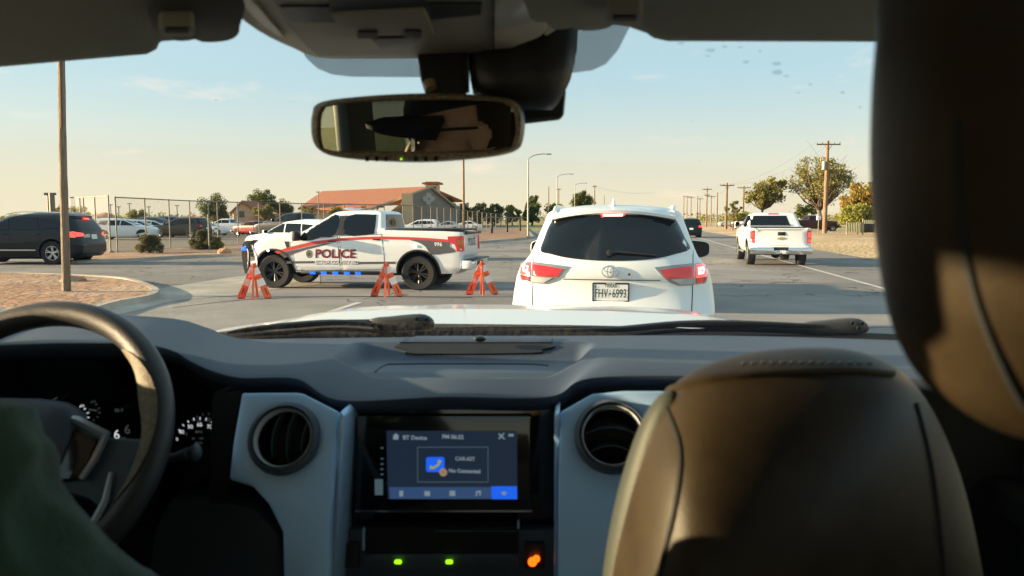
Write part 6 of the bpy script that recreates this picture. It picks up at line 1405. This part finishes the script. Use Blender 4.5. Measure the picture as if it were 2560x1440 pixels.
# match by angle
def byang(loop, k, cx=1045, cy=318):
    best = None; a0 = 2 * PI * k / 90; dx, dy = cos(a0), sin(a0)
    for i in range(len(loop)):
        (x1, y1), (x2, y2) = loop[i], loop[(i + 1) % len(loop)]; x1 -= cx; x2 -= cx; y1 -= cy; y2 -= cy
        den = dx * (y2 - y1) - dy * (x2 - x1)
        if abs(den) < 1e-9: continue
        s = (x1 * (y2 - y1) - y1 * (x2 - x1)) / den; t = (x1 * dy - y1 * dx) / den
        if s > 0 and -1e-6 <= t <= 1 + 1e-6: best = (cx + dx * s, cy + dy * s)
    return best
O9 = [byang(out, k) for k in range(90)]; I9 = [byang(inn, k) for k in range(90)]
m.grid([[mp_(u, v, .0) for u, v in O9], [mp_(a[0] * .8 + b[0] * .2, a[1] * .8 + b[1] * .2, .010) for a, b in zip(O9, I9)], [mp_(a[0] * .3 + b[0] * .7, a[1] * .3 + b[1] * .7, .0115) for a, b in zip(O9, I9)], [mp_(b[0], b[1], .006) for b in I9]], True); m.build('bezel', BEZ, mir, 60)
MG = mat('mirror_glass', (.40, .43, .38), .0, metal=1)
m = MB(); m.add([mp_(u, v, .0066) for u, v in I9], [tuple(range(90))]); m.build('mirror_glass', MG, mir)
m = MB()
for px in (918, 942, 965, 1040, 1065, 1090): m.box(mp_(px, 397, .011), (.004, .004, .006))
m.build('mirror_button', DARK, mir); m = MB(); m.box(mp_(1003, 398, .011), (.0018, .002, .0018)); m.build('mirror_led', gr, mir)
# stem and camera pod
m = MB(); m.loft_solid([[T(px, py, d) for px, py, d in r] for r in (
    [(1042, 130, .945), (1172, 130, .945), (1172, 130, .985), (1042, 130, .985)], [(1052, 200, .945), (1170, 200, .945), (1168, 200, 1.0), (1052, 200, 1.0)], [(1068, 250, .94), (1165, 250, .94), (1165, 250, .98), (1068, 250, .98)])]); stm = m.build('mirror_stem', BLK, TRK, bevel=.004)
m = MB(); m.tube([T(1072, 205, .942), T(1078, 222, .938)], [.008, .007], 8); m.build('mirror_joint', mat('joint_tan', (.35, .27, .15), .5), stm)
m = MB(); m.tube([T(1170, 140, .943), T(1170, 232, .938)], .0018, 5); m.build('stem_edge', DASHG, stm)
m = MB(); rows = []
for (y_, x0, x1, d) in ((20, 1150, 1440, .98), (60, 1160, 1446, .97), (110, 1168, 1444, .96), (160, 1172, 1436, .95), (200, 1176, 1426, .95), (230, 1182, 1412, .955), (258, 1200, 1396, .965), (275, 1230, 1380, .975)):
    k = []
    for i in range(11):
        t = i / 10; k.append((x0 + (x1 - x0) * t, y_, d - .03 * sin(PI * t) ** .6))
    k2 = [(x0 + (x1 - x0) * (1 - t / 4), y_ , d + .09) for t in range(5)]
    rows.append([T(*p) for p in k + k2])
m.loft_solid(rows); pod = m.build('camera_pod', mat('pod_black', (.02, .021, .023), .45), TRK, 60)
m = MB(); m.loft_solid([[T(px, py, d) for px, py, d in r] for r in ([(1300, 230, .99), (1414, 225, .99), (1416, 225, 1.06), (1300, 230, 1.06)], [(1300, 300, 1.0), (1408, 288, 1.0), (1410, 288, 1.06), (1300, 300, 1.06)], [(1305, 311, 1.01), (1398, 300, 1.01), (1400, 300, 1.06), (1305, 311, 1.06)])]); m.build('sensor_box', MATS['pod_black'], pod, bevel=.003)
m = MB(); m.grid([[T(u, v, .9545 + (1260 - u) * .0001 - .014) for u, v in r] for r in (((1182, 225), (1200, 205), (1230, 198), (1252, 190)), ((1182, 236), (1205, 226), (1235, 216), (1254, 206)))]); m.build('pod_lit_patch', mat('pod_lit_tan', (.22, .17, .10), .5), pod)  # sunlit patch on the black pod, its warm light painted as tan
m = MB(); m.loft_solid([[T(px, py, d) for px, py, d in r] for r in ([(1340, -30, .80), (1420, -30, .80), (1420, -30, .95), (1340, -30, .95)], [(1350, 60, .86), (1432, 52, .86), (1432, 52, .96), (1350, 60, .96)], [(1363, 92, .90), (1440, 40, .90), (1440, 40, .97), (1363, 92, .97)])]); m.build('pod_shroud', TRIM, TRK, bevel=.006)

# seats -----------------------------------------------------------
def seat_back(name, lp, d, f, b, m_, parent, p=3.2, ang=60, cen=None, sk=0):
    loop = [T(u, v, d + (u - 1720) * sk) for u, v in sm2(lp, 4)]; m = MB(); m.pillow(loop, EY, f, b, p, 14, cen); return m.build(name, m_, parent, ang)
SE = empty('passenger_seat', L(.35, .7, -1.1)); setp(SE, TRK)
sbk = seat_back('backrest', [(1495, 2300), (1500, 1700), (1520, 1440), (1560, 1240), (1610, 1080), (1665, 985), (1740, 925), (1850, 888), (1960, 872), (2080, 870), (2180, 888), (2260, 935), (2330, 1040), (2390, 1200), (2440, 1440), (2500, 1800), (2500, 2300)], .67, .15, .06, LEATH, SE, 1.9, 60, T(1720, 1400, .67), .00010); BS = bvh(sbk)
seam = [(1660, 985), (1700, 968), (1760, 952), (1850, 942), (1990, 930), (2120, 925), (2230, 935)]
m = MB(); m.tube([on(BS, u, v, .001) for u, v in sm2(seam, 4, False)], .0035, 6); m.build('piping', LEATH, sbk)
m = MB()
for i in range(14): u = 1860 + i * 24; m.box(on(BS, u, 908 - 3 * sin(i / 13 * PI), .0), (.004, .003, .0012))
m.build('stitching', DASHG, sbk)
seat_back('bolster', [(1478, 2300), (1490, 1700), (1508, 1440), (1545, 1240), (1600, 1070), (1650, 992), (1690, 985), (1665, 1080), (1625, 1240), (1590, 1440), (1570, 1800), (1570, 2300)], .65, .03, .04, LEATHB, SE, 2.6)
hr = seat_back('headrest', [(2222, -420), (2212, -150), (2212, 40), (2200, 200), (2196, 420), (2212, 620), (2244, 800), (2285, 905), (2345, 985), (2440, 1050), (2560, 1095), (2800, 1130), (3100, 1110), (3320, 1020), (3420, 820), (3460, 300), (3420, -300), (3200, -560), (2500, -560)], .36, .07, .055, LEATH, SE, 2.2); BH = bvh(hr)
m = MB(); P = [on(BH, u, v, .0) for u, v in sm2([(2392, 300), (2398, 480), (2412, 620), (2445, 760), (2500, 900), (2560, 1010), (2640, 1070)], 4, False)]; m.tube(P, .0022, 6); m.build('seam', DASHD, hr)
m = MB(); 
for x in (.30, .42): m = MB(); m.tube([L(x, .47, -.16), L(x, .5, -.32)], .006, 8); m.build('headrest_post', CHROME, SE)
for pl_, w_ in (([(1662, 1010), (1700, 1120), (1690, 1260), (1650, 1440), (1640, 1600)], .0022), ([(2290, 1010), (2330, 1180), (2360, 1440), (2370, 1600)], .0022)):
    m = MB(); m.tube([on(BS, u, v, .0003) for u, v in sm2(pl_, 5, False)], w_, 6); m.build('seam', DASHD, sbk)
m = MB(); lbox(m, .12, .62, .55, 1.15, -.75, -.6); m.build('seat_cushion', LEATH, SE, bevel=.04)
SD = empty('driver_seat', L(-.55, .1, -1.1)); setp(SD, TRK)
m = MB(); m.pillow([L(-.55 + a, .17, b) for a, b in sm2([(-.22, -.75), (-.25, -.4), (-.2, -.16), (-.12, -.10), (.12, -.10), (.2, -.16), (.25, -.4), (.22, -.75)], 3)], EY, .05, .06, 3.5, 6); m.build('backrest', LEATH, SD, 60)
m = MB(); m.pillow([L(-.55 + a, .13, b) for a, b in sm2([(-.13, -.06), (-.14, .06), (-.1, .12), (.1, .12), (.14, .06), (.13, -.06)], 3)], EY, .05, .05, 3.5, 6); m.build('headrest', LEATH, SD, 60)
m = MB(); lbox(m, -.8, -.3, .15, .72, -.78, -.62); m.build('seat_cushion', LEATH, SD, bevel=.04)

# ================================================================== the driver
SKIN = mat('skin', (.62, .36, .26), .5, var=.06, vs=20, bump=.15, bs=300); SHIRT = mat('green_fleece', (.030, .075, .054), .95, var=.35, vs=12, bump=.35, bs=260, sheen=.1)
CAPM = mat('cap_fabric', (.012, .016, .022), .85, bump=.3, bs=600); HAIR = mat('hair', (.03, .02, .015), .8, bump=.6, bs=300); JEAN = mat('denim', (.03, .045, .08), .9, bump=.3, bs=300)
DR = empty('person', L(-.55, .4, -1.1), 0, 'driver in a green long sleeved top, black cap and glasses at the steering wheel', 'person')
def ell(mb, c, r, n=16, rot=None):
    vs = []; fs = []
    for i in range(n + 1):
        th = PI * i / n
        for k in range(n * 2):
            ph = PI * k / n; p = Vector((r[0] * sin(th) * cos(ph), r[1] * sin(th) * sin(ph), r[2] * cos(th)))
            if rot: p = rot @ p
            vs.append(c + p)
    N2 = n * 2
    for i in range(n):
        for k in range(N2): fs.append((i * N2 + k, i * N2 + (k + 1) % N2, (i + 1) * N2 + (k + 1) % N2, (i + 1) * N2 + k))
    mb.add(vs, fs)
def remesh(o, vox, sm=0, disp=None):
    md = o.modifiers.new('r', 'REMESH'); md.mode = 'VOXEL'; md.voxel_size = vox
    if sm: s = o.modifiers.new('s', 'SMOOTH'); s.iterations = sm; s.factor = .5
    bake_modifiers(o); me = o.data
    if disp:
        me.update(); ns = [v.normal.copy() for v in me.vertices]
        for v, n in zip(me.vertices, ns): v.co += n * disp(v.co)
    me.polygons.foreach_set('use_smooth', [True] * len(me.polygons)); return o
HR3 = Matrix.Rotation(PSI + R(42), 3, 'Z') @ Matrix.Rotation(R(-6), 3, 'X')
def H(x, y, z): return HEADP + HR3 @ Vector((x, y, z))     # head frame: +y is the face, origin at the eyes' height
body = MB()
ell(body, H(0, -.075, .03), (.076, .098, .098), 14, HR3); ell(body, H(0, -.03, -.05), (.060, .068, .078), 12, HR3); ell(body, H(0, .012, -.092), (.030, .026, .024), 8, HR3)
body.tube([H(0, .018, .0), H(0, .034, -.022), H(0, .044, -.042)], [.009, .013, .016], 8); ell(body, H(0, .026, -.068), (.024, .012, .010), 8, HR3); ell(body, H(0, .012, .022), (.05, .014, .010), 8, HR3)
for s in (-1, 1):
    ell(body, H(s * .040, .000, -.035), (.022, .024, .02), 8, HR3); ell(body, H(s * .078, -.085, -.022), (.010, .020, .032), 8, HR3 @ Matrix.Rotation(s * R(18), 3, 'Z')); ell(body, H(s * .084, -.096, -.012), (.006, .018, .022), 8, HR3)
body.tube([H(0, -.09, -.04), L(-.585, .39, -.04), L(-.61, .36, -.12)], [.056, .056, .075], 12)
# torso, arms, hands, legs as one body
SHR, SHL = L(-.465, .40, -.115), L(-.80, .36, -.16)
ELR, ELL = L(-.325, .52, -.36), L(-.86, .50, -.40)
WRR, WRL = SWC + (EX * cos(R(205)) + up * sin(R(205))) * .185 + axd * .03, SWC + (EX * cos(R(165)) + up * sin(R(165))) * .185 + axd * .03
body.tube([L(-.61, .36, -.13), L(-.60, .32, -.3), L(-.545, .30, -.5), L(-.545, .30, -.66)], [.10, .15, .14, .15], 16)
def arm(mb, a, b, c, r, k=1): mb.tube([a, a.lerp(b, .5) + Vector((0, 0, .004)), b], [r[0], r[1], r[2]], 12); mb.tube([b, b.lerp(c, .4), c], [r[2], r[3], r[4]], 12); ell(mb, a, (r[0] * 1.05,) * 3, 8); ell(mb, b, (r[2] * 1.0,) * 3, 8)
arm(body, SHR, ELR, WRR, (.052, .045, .040, .038, .026)); arm(body, SHL, ELL, WRL, (.052, .045, .040, .038, .026))
for W_, ang0, s in ((WRR, 205, 1), (WRL, 165, -1)):
    t = (EX * -sin(R(ang0)) + up * cos(R(ang0))); o_ = (EX * cos(R(ang0)) + up * sin(R(ang0))); rim = SWC + o_ * RR
    palm = rim + o_ * .004 + axd * .030; ell(body, palm, (.032, .022, .040), 10)
    body.tube([W_, palm], [.026, .024], 10)
    for i in range(4):
        q = rim + t * (.030 - .020 * i); ln = (.9, 1.0, .95, .8)[i]
        body.tube([q + axd * .030 + o_ * .010, q + o_ * .027 * ln + axd * .010, q + o_ * .022 * ln - axd * .016, q - o_ * .004 - axd * .026 * ln, q - o_ * .020 - axd * .018 * ln], [.0095, .009, .0085, .008, .007], 8)
    q = rim + t * .045; body.tube([palm + t * .01 - o_ * .01, q - o_ * .012 + axd * .026, q - o_ * .024 + axd * .008 + t * .012], [.012, .011, .009], 8)
for s in (-1, 1): body.tube([L(-.545 + s * .1, .32, -.68), L(-.545 + s * .13, .62, -.62), L(-.545 + s * .14, .80, -.64)], [.085, .08, .062], 12); body.tube([L(-.545 + s * .14, .80, -.64), L(-.545 + s * .14, .95, -.85), L(-.545 + s * .14, 1.02, -1.05)], [.062, .055, .04], 10); ell(body, L(-.545 + s * .14, 1.08, -1.09), (.045, .12, .04), 8)
bo_ = body.build('body', SKIN, DR); remesh(bo_, .0055, 4)
sh = MB(); sh.tube([L(-.61, .36, -.12), L(-.59, .32, -.3), L(-.545, .31, -.5), L(-.545, .32, -.68)], [.125, .175, .175, .175], 18)
arm(sh, SHR + EZ * .01, ELR, WRR.lerp(ELR, .12), (.078, .072, .064, .054, .038)); arm(sh, SHL, ELL, WRL.lerp(ELL, .12), (.078, .070, .062, .052, .038))
ell(sh, L(-.61, .37, -.115), (.16, .10, .06), 10); sh.tube([L(-.61, .37, -.12), SHR + EZ * .01], [.09, .08], 12); sh.tube([L(-.61, .36, -.13), SHL], [.09, .078], 12)
def folds(c):
    q = (c - EYE); s = q.x * .5 - q.z * .86; t = q.x * .86 + q.z * .5
    w = noise.noise(Vector((t * 6, q.y * 6, s * 13))) * .022 + noise.noise(q * 22) * .005
    r = 1 - abs(noise.noise(Vector((t * 5 + 3, q.y * 4, s * 11 + t * 9)))) * 2.2
    return w + .014 * max(0, r) ** 3
so2 = sh.build('shirt', SHIRT, DR); remesh(so2, .007, 5, folds)
j = MB()
for s in (-1, 1): j.tube([L(-.545 + s * .1, .30, -.68), L(-.545 + s * .13, .62, -.62), L(-.545 + s * .14, .80, -.64)], [.10, .092, .074], 12); j.tube([L(-.545 + s * .14, .80, -.64), L(-.545 + s * .14, .95, -.85), L(-.545 + s * .14, 1.02, -1.03)], [.074, .066, .06], 10)
remesh(j.build('trousers', JEAN, DR), .01, 3)
cp = MB(); rows = []
for i in range(9):
    th = PI / 2 * i / 8
    rows.append([H(.0865 * cos(th) * cos(a * PI / 14), -.070 + .112 * cos(th) * sin(a * PI / 14), .040 + .088 * sin(th) + .004 * cos(a * PI / 14 * 2)) for a in range(28)])
cp.loft_solid(rows)
cap = cp.build('cap', CAPM, DR, 60)
m = MB(); rw = []
for i in range(15):
    x = -.078 + .156 * i / 14; u = x / .078; y0 = -.070 + .108 * sqrt(max(0, 1 - (x / .0865) ** 2)); dz = -.030 * u * u
    rw.append([H(x, y0, .042 + dz * .3), H(x * .98, y0 + (.045) * (1 - u ** 4 * .7), .046 + dz), H(x * .92, y0 + (.080) * (1 - u ** 4 * .75), .040 + dz * 1.4), H(x * .92, y0 + .079 * (1 - u ** 4 * .75), .030 + dz * 1.4), H(x, y0 - .002, .032 + dz * .3)])
m.loft_solid(rw); m.build('brim', CAPM, cap, 60)
m = MB(); rows = []
for i in range(5): z = .045 - i * .022; rows.append([H(.0805 * (1 - i * .03) * cos(a), -.080 + .102 * (1 - i * .04) * sin(a), z) for a in [PI + .1 + (PI - .2) * k / 16 for k in range(17)]])
m.grid(rows); m.build('hair', HAIR, DR)
m = MB()
for s in (-1, 1):
    lp = [H(s * (.034 + a), .040 - abs(a) * .15, b - .004) for a, b in sm2([(-.026, .014), (.0, .017), (.026, .014), (.028, .0), (.018, -.018), (0, -.022), (-.018, -.018), (-.027, .0)], 3)]
    m.tube(lp + [lp[0]], .0018, 5); m.tube([H(s * .062, .034, .006), H(s * .080, -.02, .006), H(s * .084, -.085, .0), H(s * .082, -.105, -.014)], [.0028, .003, .003, .002], 5)
m.tube([H(-.008, .041, .004), H(0, .045, .006), H(.008, .041, .004)], .002, 5); gl_ = m.build('glasses', BLK, DR)
m = MB()
for s in (-1, 1): m.pillow([H(s * (.034 + a), .040 - abs(a) * .15, b - .004) for a, b in sm2([(-.026, .014), (.0, .017), (.026, .014), (.028, .0), (.018, -.018), (0, -.022), (-.018, -.018), (-.027, .0)], 3)], HR3 @ Vector((0, 1, 0)), .001, .002, 3, 2)
m.build('lens', mat('sunglass_lens', (.02, .06, .10), .03, coat=1), gl_)
